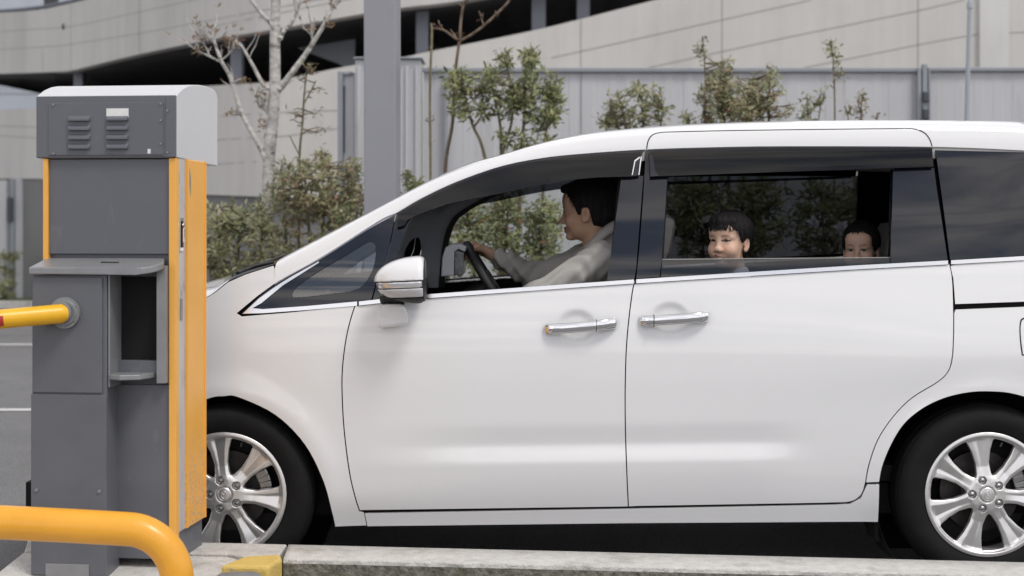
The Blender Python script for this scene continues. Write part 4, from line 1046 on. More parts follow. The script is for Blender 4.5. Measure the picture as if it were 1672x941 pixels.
p = W(uu(243.5, -.0155), -.0158, zz(248)); b = MB(); b.box(p, (.011, .001, .016), ROT); b.build('sticker_remnant', M['label'], lp)
for a, c, y0_, y1_ in ((112, 150, 238, 241), (170, 214, 236, 240)): pass
# sloping shelf with a slot
zs0, zs1 = zz(421.5), zz(437, -.11)
va = -.125
def shelf_loop(dz):
    pts = [(uu(75), .01), (uu(46.5, va), va), (uu(222, va), va)]
    for k in range(7):
        a = R(-90 + 90 * k / 6); pts.append((uu(222, va) + (uu(266, -.05) - uu(222, va)) * (math.cos(a)), va + .085 * (1 + math.sin(a))))
    pts += [(uu(267), .01)]
    return [W(u, v, zs0 + (zs1 - zs0) * (.01 - v) / (.01 - va) - dz) for u, v in pts]
sh = MB().prism(shelf_loop(0), shelf_loop(.024)).build('shelf', M['grey3'], MACH, bev=.004)
c0 = W(uu(180, -.05), -.055, zs0 + (zs1 - zs0) * .48 + .0012)
MB().box(c0, (.062, .012, .003), ROT, bev=.001).build('ticket_slot', M['black'], sh)
# forward housing (left): door panel, pillar of the boom drive, and the open ticket recess (right)
vh = -.105; h0, h1 = uu(51.5, vh), uu(173.5, vh); zh1 = zs1 - .024; zm = zz(642, vh)
bx(MB(), h0, h1, vh + .004, .02, zb - .034, zh1 - .001, bev=.003).build('boom_housing', M['grey'], MACH)
bx(MB(), uu(54, vh), uu(167, vh), vh - .004, vh + .006, zm, zh1 - .010, bev=.002).build('housing_door', M['grey'], MACH)
bx(MB(), h0 - .002, h1, vh - .001, vh + .006, zb - .03, zm - .006, bev=.002).build('housing_cover', M['grey'], MACH)
bx(MB(), uu(75, vh), uu(146, vh), vh - .006, vh - .0, zb - .032, zz(922, vh), bev=.0015).build('foot_plate', M['grey3'], MACH)
for a in (60, 163):
    p = W(uu(a, vh), vh - .001, zz(802, vh)); MB().tube([p, p - VX * .005], .006, 12).build('screw', M['grey3'], MACH)
# recess: shallow, a black sheet stands in for its shaded depth
bx(MB(), uu(196, -.0), uu(258, .0), .0165, .0192, zz(612), zz(452)).build('recess_shade_sheet', M['void'], MACH)
b = MB(); bx(b, h1 + .002, uu(192, -.02), -.095, .018, zz(628), zh1 - .001, bev=.002); b.build('recess_cheek', M['grey3'], MACH)
b = MB(); bx(b, uu(260), uu(275.5), -.03, .018, zz(624), zs0 - .026, bev=.002); b.build('recess_cheek', M['grey3'], MACH)
bx(MB(), uu(194), uu(260), -.012, .02, zz(612), zz(588), bev=.001).build('recess_sill', M['grey'], MACH)
tr = [(uu(178, -.10), -.10), (uu(196, -.12), -.125), (uu(228, -.10), -.10), (uu(258, 0), .004), (uu(190, 0), .004)]
MB().prism([W(u, v, zz(607)) for u, v in tr], [W(u, v, zz(607) - .018) for u, v in tr]).build('coin_tray', M['grey3'], MACH, bev=.003)
# boom: flange, neck, tube, red reflector
fc = W(uu(108, vh), vh - .004, zz(511, vh)); nrm = (-VX * .8 - UX * .6).normalized()
fl = MB()
fl.tube([fc, fc - VX * .014], .053, 40).tube([fc - VX * .014, fc - VX * .022], [.046, .042], 40).tube([fc - VX * .02, fc - VX * .035 - UX * .006], .036, 30)
for k in range(6):
    a = R(30 + 60 * k); p = fc - VX * .013 + UX * .044 * math.cos(a) + Vector((0, 0, .044 * math.sin(a))); fl.tube([p, p - VX * .006], .005, 8)
fl.build('boom_flange', M['grey3'], MACH)
ba = fc - VX * .040 + UX * .012; bd = Vector((-1.0, -.20, -.085)).normalized()
bm_ = MB().tube([ba + Vector((0, .006, 0)), ba + bd * .008, ba + bd * .9, ba + bd * 2.6], [.026, .0325, .0325, .030], 32).build('barrier_boom', M['armyel'], MACH)
for q in (.195, .8, 1.4, 2.0):
    rp = []
    n = 10; c = ba + bd * q; side = bd.cross(Vector((0, 0, 1))).normalized(); upv = side.cross(bd) * 1
    rr_ = .0345; mbr = MB(); va_, vb_ = [], []
    for i in range(n + 1):
        a = R(160 + 62 * i / n)
        o = side * math.cos(a) * rr_ + upv * math.sin(a) * rr_; va_.append(c + o); vb_.append(c + bd * .20 + o)
    mbr.add(va_ + vb_, [(i, i + 1, n + 2 + i, n + 1 + i) for i in range(n)], 0, True); mbr.build('red_reflector', M['red'], bm_)

# ---- yellow hoop guard rail
pts = [P(-520, 838, 4.92), P(0, 853, 4.92), P(120, 859, 4.92), P(205, 864, 4.92)]
c0 = P(205, 864 + 84, 4.92); rr = 84 / FPX * 4.92
pts += [(c0[0] + rr * math.sin(R(a)), 4.92, c0[2] + rr * math.cos(R(a))) for a in range(8, 91, 6)] + [(c0[0] + rr, 4.92, ISL)]
gr = MB().tube(pts, .0525, 36).tube([(c0[0] + rr, 4.92, ISL), (c0[0] + rr, 4.92, ISL + .012)], .085, 30).tube([pts[0], (pts[0][0] - .12, 4.92, pts[0][2] - .12), (pts[0][0] - .16, 4.92, 0)], .0525, 30).build('guard_rail', M['yellow'])
tag(gr, 'thick yellow tubular hoop guard rail bending down before the ticket machine', 'guard rail')

# ---- ground, island, kerbs
def asphalt():
    m = mat('asphalt', (.19, .188, .19), .85, var=.12, vscale=.8, bump=.55, bscale=180, stain=((.14, .138, .138), 1.3, .48, .72, (1, .4, 1)))
    nt = m.node_tree; L = nt.links.new; b = nt.nodes['Principled BSDF']; src = b.inputs['Base Color'].links[0].from_socket
    tc = nt.nodes.new('ShaderNodeTexCoord'); v = nt.nodes.new('ShaderNodeTexVoronoi'); v.inputs['Scale'].default_value = 130; L(tc.outputs['Object'], v.inputs['Vector'])
    mr = nt.nodes.new('ShaderNodeMapRange'); mr.inputs[1].default_value = .0; mr.inputs[2].default_value = .75; mr.inputs[3].default_value = 1.45; mr.inputs[4].default_value = .62; L(v.outputs['Distance'], mr.inputs[0])
    mx = nt.nodes.new('ShaderNodeMix'); mx.data_type = 'RGBA'; mx.blend_type = 'MULTIPLY'; mx.inputs[0].default_value = .8; L(src, mx.inputs[6]); L(mr.outputs[0], mx.inputs[7]); L(mx.outputs[2], b.inputs['Base Color'])
    return m
M['asphalt'] = asphalt()
M['line'] = mat('white_road_paint', (.62, .62, .61), .7, var=.08, vscale=20, stain=((.22, .22, .22), 30, .58, .72, (1, 1, 1)))
M['conc'] = mat('kerb_concrete', (.57, .555, .525), .9, var=.14, vscale=26, bump=.6, bscale=130, detail=9, stain=((.36, .345, .31), 6, .52, .72, (1, 1, 1)))
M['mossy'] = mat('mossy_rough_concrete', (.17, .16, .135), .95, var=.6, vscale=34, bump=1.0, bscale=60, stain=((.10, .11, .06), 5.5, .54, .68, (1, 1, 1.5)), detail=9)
M['kyellow'] = mat('faded_yellow_kerb_paint', (.66, .47, .13), .7, var=.10, vscale=12, bump=.4, bscale=80, stain=((.40, .36, .28), 26, .60, .68, (1, 1, 1)))
M['kgrey'] = mat('grey_painted_kerb_stone', (.20, .20, .205), .7, var=.25, vscale=16, bump=.35, bscale=80)
M['soil'] = mat('planting_soil', (.085, .07, .055), 1., var=.4, vscale=8, bump=1, bscale=30)
M['dust'] = mat('dusty_verge', (.21, .195, .175), .95, var=.35, vscale=12, bump=.8, bscale=60, stain=((.11, .11, .09), 4, .5, .65, (1, 1, 1)))
def sheet(name, pts, z, m, kind='structure'):
    b = MB(); b.add([(x, y, z) for x, y in pts], [tuple(range(len(pts)))]); return tag(b.build(name, m), kind=kind)
sheet('ground', [(-160, -60), (160, -60), (160, 240), (-160, 240)], 0, M['asphalt'])
for i, (py, h_) in enumerate(((563.5, .12), (670.5, .10))):
    y = gY(py); b = MB(); b.box((-5.6, y, .006), (6.0, h_ * 1.25, .004), rotz(R(1.2 if i == 0 else 0))); tag(b.build('road_marking', M['line']), kind='structure')
def XY(px, py, z): Y = gY(py, z); return Vector(((px - CX) / FPX * Y, Y, 0))
kb0, kb1 = XY(310, 885, ISL), XY(1672, 918, ISL); kf0, kf1 = XY(462, 912.5, ISL), XY(1672, 940.5, ISL)
kd = (kb1 - kb0).normalized()
kbE = kb1 + kd * 4; kfE = kf1 + (kf1 - kf0).normalized() * 4
# kerb in three lengths with a rough front face: fine grid so that the arris can crumble
def kerb(name, a0, a1, b0, b1, m):
    n = 170; prof = [(0., 0.), (0., .06), (0., .12), (0., ISL - .016), (.006, ISL - .005), (.02, ISL), (.5, ISL), (.98, ISL), (1., ISL - .008), (1., 0.)]
    v = []; f = []; mi = []
    for i in range(n + 1):
        t = i / n; F_ = a0.lerp(a1, t); B_ = b0.lerp(b1, t)
        for k, (s, z) in enumerate(prof):
            p = F_.lerp(B_, s); j = (random.random() - .5)
            e = .004 if k in (3, 4, 5) else (.004 if k in (1, 2) else .001)
            v.append((p.x, p.y + j * e, z + (j * .003 if k in (4, 5) else 0)))
    np_ = len(prof)
    b = MB()
    b.v = v
    for i in range(n):
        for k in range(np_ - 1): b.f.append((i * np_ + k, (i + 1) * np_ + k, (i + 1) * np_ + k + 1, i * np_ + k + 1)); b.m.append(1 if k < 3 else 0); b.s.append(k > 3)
    b.f.append(tuple(range(np_))); b.m.append(1); b.s.append(False); b.f.append(tuple(range(n * np_, (n + 1) * np_))[::-1]); b.m.append(1); b.s.append(False)
    return tag(b.build(name, m), kind='structure')
L_ = lambda a, b, t: a.lerp(b, t)
kerb('kerb', kf0 + kd * .0015, L_(kf0, kf1, 1.2), L_(kb0, kb1, .125), L_(kb0, kb1, 1.18), [M['conc'], M['mossy']])
kerb('kerb', L_(kf0, kf1, 1.203), kfE, L_(kb0, kb1, 1.183), kbE, [M['conc'], M['mossy']])
# island slab: paving flags, butted to the kerb
def slab(name, pts, z0, z1, m, bev=.006):
    b = MB(); b.prism([(p[0], p[1], z1) for p in pts], [(p[0], p[1], z0) for p in pts]); return tag(b.build(name, m, bev=bev), kind='structure')
e0 = L_(kb0, kb1, .123)
yl0 = XY(360, 923, ISL); yl1 = XY(395, 909, ISL); yl2 = XY(452, 906, ISL)
bl = kb0 - kd * .62
ysplit = [XY(200, 901, ISL), XY(372, 905.5, ISL)]
slab('island_paving', [(bl.x, bl.y), (kb0.x, kb0.y), (e0.x, e0.y), XY(458, 904, ISL)[:2], XY(398, 907.5, ISL)[:2], XY(372, 904, ISL)[:2], XY(40, 899, ISL)[:2]], -.05, ISL, M['conc'])
ap = [XY(38, 901, ISL)[:2], XY(372, 905.5, ISL)[:2], XY(396, 909.5, ISL)[:2], XY(357, 923, ISL)[:2], (-1.0, 5.2), (-1.0, 4.2), (-1.85, 4.2), (-1.78, 5.3)]
az = lambda y: max(ISL - .075, ISL - .003 - .135 * max(0, 5.62 - y))             # the apron falls towards the lane
b = MB(); b.prism([(p[0], p[1], az(p[1])) for p in ap], [(p[0], p[1], -.05) for p in ap]); tag(b.build('island_paving', M['conc'], bev=.004), kind='structure')
slab('kerb_end', [XY(399, 909, ISL)[:2], XY(458, 906, ISL)[:2], XY(460.5, 912.5, ISL)[:2], XY(439, 926, ISL)[:2], XY(360, 924.5, ISL)[:2]], -.05, ISL + .002, M['kyellow'], bev=.010)
slab('kerb_stone', [(-1.0, 5.36), (-.885, 5.385), (-.845, 5.36), (-.835, 5.30), (-.835, 4.2), (-.995, 4.2)], -.05, ISL - .010, M['kgrey'], bev=.022)
sheet('dusty_ground', [(-2.6, 4.2), (-1.75, 4.2), (-1.70, 5.45), (-2.0, 5.9), (-2.7, 5.9)], .004, M['dust'])
# ================================================================== BACKGROUND: PARKING RAMP, FENCES, POLES
def concrete(name, col, var=.05):
    m = mat(name, col, .8, var=var, vscale=.55, bump=.15, bscale=40, detail=8, stain=(tuple(c * .80 for c in col), .9, .50, .80, (1, 1, .22)))
    nt = m.node_tree; L = nt.links.new; b = nt.nodes['Principled BSDF']; src = b.inputs['Base Color'].links[0].from_socket
    tc = nt.nodes.new('ShaderNodeTexCoord'); mp = nt.nodes.new('ShaderNodeMapping'); mp.inputs['Scale'].default_value = (7, 7, .25); L(tc.outputs['Object'], mp.inputs[0])
    n = nt.nodes.new('ShaderNodeTexNoise'); n.inputs['Scale'].default_value = 1.0; n.inputs['Detail'].default_value = 4; L(mp.outputs[0], n.inputs['Vector'])
    mr = nt.nodes.new('ShaderNodeMapRange'); mr.inputs[1].default_value = .35; mr.inputs[2].default_value = .7; mr.inputs[3].default_value = 1.02; mr.inputs[4].default_value = .965; L(n.outputs['Fac'], mr.inputs[0])
    mx = nt.nodes.new('ShaderNodeMix'); mx.data_type = 'RGBA'; mx.blend_type = 'MULTIPLY'; mx.inputs[0].default_value = 1; L(src, mx.inputs[6]); L(mr.outputs[0], mx.inputs[7]); L(mx.outputs[2], b.inputs['Base Color'])
    return m
M['ramp'] = concrete('ramp_concrete', (.585, .565, .535))
M['ramp2'] = concrete('pale_ramp_concrete', (.64, .635, .62))
M['basew'] = concrete('dark_base_concrete', (.20, .20, .20), .12)  # darker, more mottled concrete for the base wall
M['deck'] = mat('shaded_deck_concrete', (.10, .10, .105), .9, var=.2, vscale=2)  # shade of the open deck put into the concrete's base colour
M['colm'] = mat('painted_column', (.25, .265, .31), .6, var=.05, vscale=4)
M['joint'] = mat('joint_mastic', (.30, .295, .285), .9)
M['pale'] = mat('skylit_wall_tone', (.62, .66, .72), .7, var=.05, vscale=1)  # pale blue tone puts sky light into the inner walls' colour
M['rail'] = mat('dark_rail_steel', (.06, .07, .09), .5)
M['sheet'] = mat('grey_sheet_cladding', (.52, .525, .545), .55, var=.05, vscale=1.6, stretch=(2.5, 2.5, .3), stain=((.42, .41, .41), 2.2, .55, .75, (3, 3, .35)))
M['fpost'] = mat('fence_post_steel', (.29, .31, .34), .5, var=.05, vscale=5)
M['pillar'] = mat('grey_painted_steel_pillar', (.275, .275, .305), .45, var=.03, vscale=3, bump=.03, bscale=120, stain=((.20, .20, .215), 2.5, .56, .74, (2, 2, .4)))
M['lamp'] = mat('lamp_post_steel', (.36, .39, .42), .4, metal=.2)
M['grass'] = mat('verge_grass', (.10, .13, .045), .9, var=.35, vscale=6, bump=1, bscale=60)
def YW(px): return 20.0 + 9.0 * max(0, (440 - px) / 440) ** 1.5
def strip(mb, top, bot, dY=0.0, th=.25, x0=None, x1=None, mi=0, step=22, yf=YW):
    x0 = top[0][0] if x0 is None else x0; x1 = top[-1][0] if x1 is None else x1
    xs = np.unique(np.concatenate([np.arange(x0, x1, step), [x1], [p[0] for p in top if x0 < p[0] < x1]]))
    ft, fb = lerp_line(top), lerp_line(bot); v = []; n = len(xs)
    for x in xs:
        Y = yf(x) + dY; a, c = P(x, float(ft(x)), Y), P(x, float(fb(x)), Y)
        v += [a, c, (a[0], a[1] + th, a[2]), (c[0], c[1] + th, c[2])]
    f = []
    for i in range(n - 1):
        a, b = 4 * i, 4 * i + 4
        f += [(a, b, b + 1, a + 1), (a + 2, a + 3, b + 3, b + 2), (a, a + 2, b + 2, b), (a + 1, b + 1, b + 3, a + 3)]
    f += [(0, 1, 3, 2), (4 * n - 4, 4 * n - 2, 4 * n - 1, 4 * n - 3)]
    return mb.add(v, f, mi)
def joints(mb, lines, w=1.6, mi=1, dY=-.004, yf=YW):
    for ln in lines:
        if abs(ln[0][0] - ln[-1][0]) < 3:
            x = ln[0][0]; Y = yf(x) + dY
            mb.prism([P(x - w / 2, ln[0][1], Y), P(x + w / 2, ln[0][1], Y), P(x + w / 2, ln[1][1], Y), P(x - w / 2, ln[1][1], Y)], [P(x - w / 2, ln[0][1], Y)[:1] + (Y + .02,) + P(x, ln[0][1], Y)[2:], P(x + w / 2, ln[0][1], Y)[:1] + (Y + .02,) + P(x, ln[0][1], Y)[2:], P(x + w / 2, ln[1][1], Y)[:1] + (Y + .02,) + P(x, ln[1][1], Y)[2:], P(x - w / 2, ln[1][1], Y)[:1] + (Y + .02,) + P(x, ln[1][1], Y)[2:]], mi)
        else:
            strip(mb, [(a, b - w / 2) for a, b in ln], [(a, b + w / 2) for a, b in ln], dY, .02, mi=mi, yf=yf)
BLD = thing('parking_building', (0, 26, 0), 'concrete multi storey car park ramp with a dark open deck behind the fence', 'parking building')
UT = cr([(-330, 40), (-150, 30), (0, 21), (60, 17), (100, 9), (150, -3), (300, -45), (600, -130), (900, -215), (1300, -330)], 6)
UB = cr([(-330, 128), (-150, 124), (0, 120.5), (90, 117.5), (118, 115), (145, 108.5), (222, 90), (330, 67.5), (460, 46), (590, 23), (662, 12), (760, 0), (1000, -45), (1300, -105)], 6)
b = MB(); strip(b, UT, UB, th=.3, x0=-330, x1=1300)
joints(b, [[(116, 2), (116, 114)], [(228, -20), (228, 88)], [(0, 52), (116, 44), (228, 20), (340, -5)], [(0, 81), (100, 75), (228, 55), (340, 34), (560, -8)], [(70, 78), (70, 117)], [(340, 45), (600, -8)]], w=1.1)
b.build('parapet', [M['ramp'], M['joint']], BLD)
MB().tube([P(104 - q * .2, 43.5, YW(104) - .01) for q in (0, 8)], .05, 8).build('drain_spout', M['rail'], BLD)
# lower ramp wall
LT = cr([(-330, 184), (0, 179), (60, 176), (110, 168), (230, 147), (355, 139.5), (440, 134), (500, 122), (575, 107), (662, 93), (700, 84.5), (880, 48), (1070, 0), (1300, -58), (1700, -160), (1900, -210)], 6)
b = MB(); strip(b, LT, [(-330, 292), (60, 292), (330, 318), (450, 322), (560, 335), (700, 350), (1900, 350)], th=.3, x0=-330, x1=1900)
joints(b, [[(1179, -30), (1179, 112)], [(1499, -110), (1499, 112)], [(948.5, 32), (948.5, 170)],
           [(900, 94.6), (948, 84), (1325, 0)], [(1020, 120), (1048, 113), (1290, 60), (1495, 18.5), (1574, 0)], [(1290, 117), (1311, 111), (1495, 74), (1560, 62), (1606, 55), (1700, 52)],
           [(360, 190), (470, 183), (620, 178)], [(300, 232), (470, 222), (620, 200)], [(330, 270), (450, 262)], [(0, 222), (62, 226)], [(0, 206), (62, 208)]], w=1.3)
b.build('ramp_wall', [M['ramp'], M['joint']], BLD)
b = MB(); strip(b, [(1600, -160), (1648, -160)], [(1600, 230), (1648, 230)], dY=-.06, th=.06); b.build('pilaster', M['ramp2'], BLD)
b = MB(); strip(b, [(-330, 291), (60, 291), (330, 317), (450, 321), (560, 334), (700, 349), (1900, 349)], [(-330, 500), (60, 510), (450, 545), (1900, 547)], dY=.12, th=.2, x0=-330, x1=1900); b.build('base_wall', M['basew'], BLD)
# deck, soffit, rear wall
def slab_between(top_line, z_off, name, m, y1=11., x0=-330, x1=1300, th=.25):
    ft = lerp_line(top_line); xs = np.arange(x0, x1 + 1, 60); v = []
    for x in xs:
        a = P(x, float(ft(x)), YW(x) + .02); k = (YW(x) + y1) / YW(x)
        v += [(a[0], a[1], a[2] + z_off), (a[0] * k, a[1] + y1, a[2] + z_off), (a[0], a[1], a[2] + z_off + th), (a[0] * k, a[1] + y1, a[2] + z_off + th)]
    f = []
    for i in range(len(xs) - 1):
        p, q = 4 * i, 4 * i + 4; f += [(p, q, q + 1, p + 1), (p + 2, p + 3, q + 3, q + 2), (p, p + 2, q + 2, q), (p + 1, q + 1, q + 3, p + 3)]
    f += [(0, 1, 3, 2), (4 * len(xs) - 4, 4 * len(xs) - 2, 4 * len(xs) - 1, 4 * len(xs) - 3)]
    b = MB(); b.add(v, f); return b.build(name, m, BLD)
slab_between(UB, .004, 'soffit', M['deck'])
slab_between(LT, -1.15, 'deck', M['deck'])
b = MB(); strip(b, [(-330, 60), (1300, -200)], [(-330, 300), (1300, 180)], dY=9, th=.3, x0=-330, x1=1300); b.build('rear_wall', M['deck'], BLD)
for k, px in enumerate((-60, 150, 420, 640, 860, 1080)):      # downstand beams across the deck
    ft = lerp_line(UB); a = P(px, float(ft(px)), YW(px) + 3.0); k2 = (YW(px) + 8.5) / YW(px)
    c = (a[0] * k2 + 2.2, a[1] + 8.3, a[2])
    MB().prism([(a[0] - .2, a[1], a[2]), (a[0] + .2, a[1], a[2]), (a[0] + .2, a[1], a[2] - .32), (a[0] - .2, a[1], a[2] - .32)], [(c[0] - .2, c[1], c[2]), (c[0] + .2, c[1], c[2]), (c[0] + .2, c[1], c[2] - .32), (c[0] - .2, c[1], c[2] - .32)]).build('beam', M['deck'], BLD)
for (xa, xb, yt, yb, dY) in ((120, 135, 100, 200, .6), (376, 395, 40, 180, .6), (679, 699, -20, 130, .6), (868, 891, -60, 90, .6), (942, 963, -80, 70, .6)):
    Y = YW(xa) + dY; a, c = P(xa, yt, Y), P(xb, yb, Y)
    MB().box(((a[0] + c[0]) / 2, Y + .1, (a[2] + c[2]) / 2), (c[0] - a[0], .2, a[2] - c[2]), bev=.01).build('deck_column', M['colm'], BLD)
MB().prism([P(478, 76, 22.6), P(520, 64, 22.6), P(580, 56, 22.6), P(580, 120, 22.6), P(552, 104, 22.6)], [P(478, 76, 22.8), P(520, 64, 22.8), P(580, 56, 22.8), P(580, 120, 22.8), P(552, 104, 22.8)]).build('inner_ramp', M['pale'], BLD)
b = MB(); strip(b, [(-330, 120), (0, 139), (80, 156)], [(-330, 215), (0, 215), (80, 215)], dY=-.0 + .9, th=.2); joints(b, [[(-330, 150), (0, 154), (80, 154)]], dY=.89); b.build('inner_ramp', [M['pale'], M['joint']], BLD)
b = MB(); strip(b, [(-330, -60), (66, -60)], [(-330, 60), (66, 60)], dY=2.0, th=.2); strip(b, [(96, -60), (122, -60)], [(96, 60), (122, 60)], dY=2.0, th=.2); b.build('upper_wall', M['pale'], BLD)
b = MB(); b.tube([P(x, y, YW(x) + .1) for x, y in cr([(-330, 26), (-100, 22), (0, 18.5), (60, 13), (100, 6), (150, -6), (220, -30)], 5)], .035, 8)
for x in (-200, -60, 62, 118): b.tube([P(x, 40 if x < 100 else 20, YW(x) + .1), P(x, 16 if x < 70 else 2, YW(x) + .1)], .025, 8)
b.build('handrail', M['rail'], BLD)

# ---- grey sheet fence on the right
FEN = thing('sheet_fence', P(1100, 612, 14.0), 'tall pale grey corrugated sheet fence with a cap rail behind the van', 'fence')
def corr(x0, x1, Y, zt_, zb_, pitch=.17, dep=.005):
    v = []; f = []; x = x0; k = 0
    while x < x1:
        w = pitch * random.choice((.55, .8, 1., 1., 1.5)); q = dep * random.uniform(.4, 1.1)
        for (d, y) in ((0, 0), (w * .42, 0), (w * .46, q), (w * .95, q)):
            if x + d <= x1: v += [(x + d, Y + y, zt_), (x + d, Y + y, zb_)]
        x += w
    v += [(x1, v[-1][1], zt_), (x1, v[-1][1], zb_)]
    for i in range(len(v) // 2 - 1): f.append((2 * i, 2 * i + 2, 2 * i + 3, 2 * i + 1))
    n = len(v); v += [(p[0], p[1] + .003, p[2]) for p in v]; f += [tuple(n + q for q in reversed(t)) for t in f]
    return v, f
YF = 14.0; zf = lambda py: EYE - (py - HY) / FPX * YF; xf = lambda px: (px - CX) / FPX * YF
for (a, c) in ((692, 948.9), (949, 1178.9), (1179, 1498), (1513, 1760), (1760.1, 2050)):
    v, f = corr(xf(a), xf(c), YF, zf(116), 0); b = MB(); b.add(v, f); b.build('sheet_panel', M['sheet'], FEN)
for q in (949, 1179): MB().box((xf(q), YF - .002, zf(118) / 2), (.007, .006, zf(118))).build('panel_joint', M['joint'], FEN)
b = MB(); b.box(((xf(690) + xf(1500)) / 2, YF - .005, zf(115)), (xf(1500) - xf(690), .07, zf(111) - zf(118.5)), bev=.008); b.box(((xf(1511) + xf(2050)) / 2, YF - .005, zf(114)), (xf(2050) - xf(1511), .07, zf(110) - zf(117)), bev=.008); b.build('cap_rail', M['fpost'], FEN)
for (a, c, t) in ((1495, 1500.5, 112), (1503, 1511, 106), (1512.5, 1516, 112), (726, 731, 122)):
    x0, x1 = xf(a), xf(c); MB().box(((x0 + x1) / 2, YF - .045, zf(t) / 2), (x1 - x0, .06, zf(t)), bev=.006).build('fence_post', M['fpost'], FEN)
for z in (160, 188): MB().box((xf(1507), YF - .10, zf(z)), (.05, .05, .09), bev=.008).build('hinge', M['rail'], FEN)
# short pier and narrow panels left of the fence
PIER = thing('fence_pier', P(632, 612, 13.9), 'boxy pale grey pier closing the end of the sheet fence behind the steel pillar', 'pier')
def pbox(mb, a, c, t, Y, d, bev=.01, zb_=0.): 
    x0, x1 = (a - CX) / FPX * Y, (c - CX) / FPX * Y; z1 = EYE - (t - HY) / FPX * Y
    return mb.box(((x0 + x1) / 2, Y + d / 2, (z1 + zb_) / 2), (x1 - x0, d, z1 - zb_), bev=bev)
pbox(MB(), 580, 686, 97, 13.8, .45).build('pier_body', M['sheet'], PIER)
pbox(MB(), 576, 690, 93, 13.76, .53, zb_=P(0, 97, 13.8)[2] + .0).build('pier_cap', M['fpost'], PIER)
for a, c in ((583, 590), (662, 667), (678, 682)): pbox(MB(), a, c, 108, 13.77, .03, bev=.004).build('pier_rib', M['sheet'], PIER)
SP = thing('side_panel', P(565, 612, 13.95), 'narrow grey sheet panel on a blue grey post left of the steel pillar', 'fence panel')
pbox(MB(), 551, 560, 116, 13.9, .08).build('post', M['fpost'], SP); pbox(MB(), 560.3, 579, 118, 13.93, .04).build('panel', M['sheet'], SP); pbox(MB(), 560.2, 576, 117, 13.90, .06, zb_=P(0, 123, 13.9)[2]).build('cap', M['fpost'], SP)
pbox(MB(), 561.5, 563, 140, 13.912, .02, bev=.002, zb_=P(0, 250, 13.9)[2]).build('latch_bar', M['rail'], SP)
# ---- square steel pillar
YP = 9.2; x0, x1 = P(594, 0, YP)[0], P(646, 0, YP)[0]; dep = .42
k = Matrix.Rotation(R(-7), 3, 'Z')
PL = thing('steel_pillar', ((x0 + x1) / 2, YP + dep / 2, 0), 'tall square grey steel pillar standing behind the van bonnet', 'pillar')
MB().box(((x0 + x1) / 2, YP + dep / 2, 2.2), (x1 - x0, dep, 4.4), bev=.008).build('shaft', M['pillar'], PL)
MB().box(((x0 + x1) / 2, YP + dep / 2, .012), (.42, .62, .024), bev=.004).build('base_plate', M['pillar'], PL)
# ---- lamp post
YL = 12.4; LP = thing('lamp_post', P(1577, 630, YL), 'slim pale grey lamp post in front of the sheet fence', 'lamp post')
a = Vector(P(1574.5, 330, YL)); c = Vector(P(1583.5, 12, YL)); d = (c - a).normalized(); foot = a - d * (a.z / d.z)
MB().tube([foot, c], [.021, .0175], 16).build('pole', M['lamp'], LP)
MB().tube([c - d * .01, c + d * .03, c + d * .05], [.024, .024, .018], 16).build('collar', M['lamp'], LP)
MB().tube([c + d * .04, c + d * 1.3], .014, 14).build('upper_pole', M['lamp'], LP)
MB().tube([c + d * 1.28, c + d * 1.4 + Vector((-.1, -.1, 0)), c + d * 1.42 + Vector((-.4, -.4, 0))], .012, 12).box(tuple(c + d * 1.42 + Vector((-.5, -.5, 0))), (.22, .22, .05), bev=.015).build('lamp_head', M['lamp'], LP)
# ---- grey hoarding far left, verge
HO = thing('metal_hoarding', P(30, 490, 28.0), 'grey metal hoarding panels far behind the ticket machine', 'fence')
YH = 28.0
for a, c, t in ((-260, -130, 292), (-126, -8, 294), (-6, 11, 295), (24, 54, 291), (61, 120, 293)): pbox(MB(), a, c, t, YH, .05).build('hoarding_panel', M['sheet'], HO)
for a, c, t in ((-130, -126, 290), (11.5, 15, 296), (16, 23.5, 292), (54.5, 60.5, 291)): pbox(MB(), a, c, t, YH - .03, .07).build('hoarding_post', M['fpost'], HO)
MB().box((P(18, 0, YH)[0], YH - .06, P(0, 342, YH)[2]), (.09, .06, .42), bev=.01).build('hoarding_latch', M['rail'], HO)
MB().box((P(60, 0, YH)[0], YH - .06, P(0, 345, YH)[2]), (.07, .06, .5), bev=.01).build('hoarding_latch', M['rail'], HO)
sheet('grass_verge', [(-12.5, 26.4), (-5.5, 26.4), (-5.5, 27.9), (-12.5, 27.9)], .10, M['grass'])
slab('verge_kerb', [(-12.5, 26.1), (-5.5, 26.1), (-5.5, 26.4), (-12.5, 26.4)], 0, .12, M['conc'])
sheet('planting_bed', [(-2.4, 9.8), (7.5, 9.8), (7.5, 13.7), (-2.4, 13.7)], .03, M['soil'])
slab('bed_kerb', [(-2.4, 9.6), (7.5, 9.6), (7.5, 9.795), (-2.4, 9.795)], 0, .12, M['conc'])

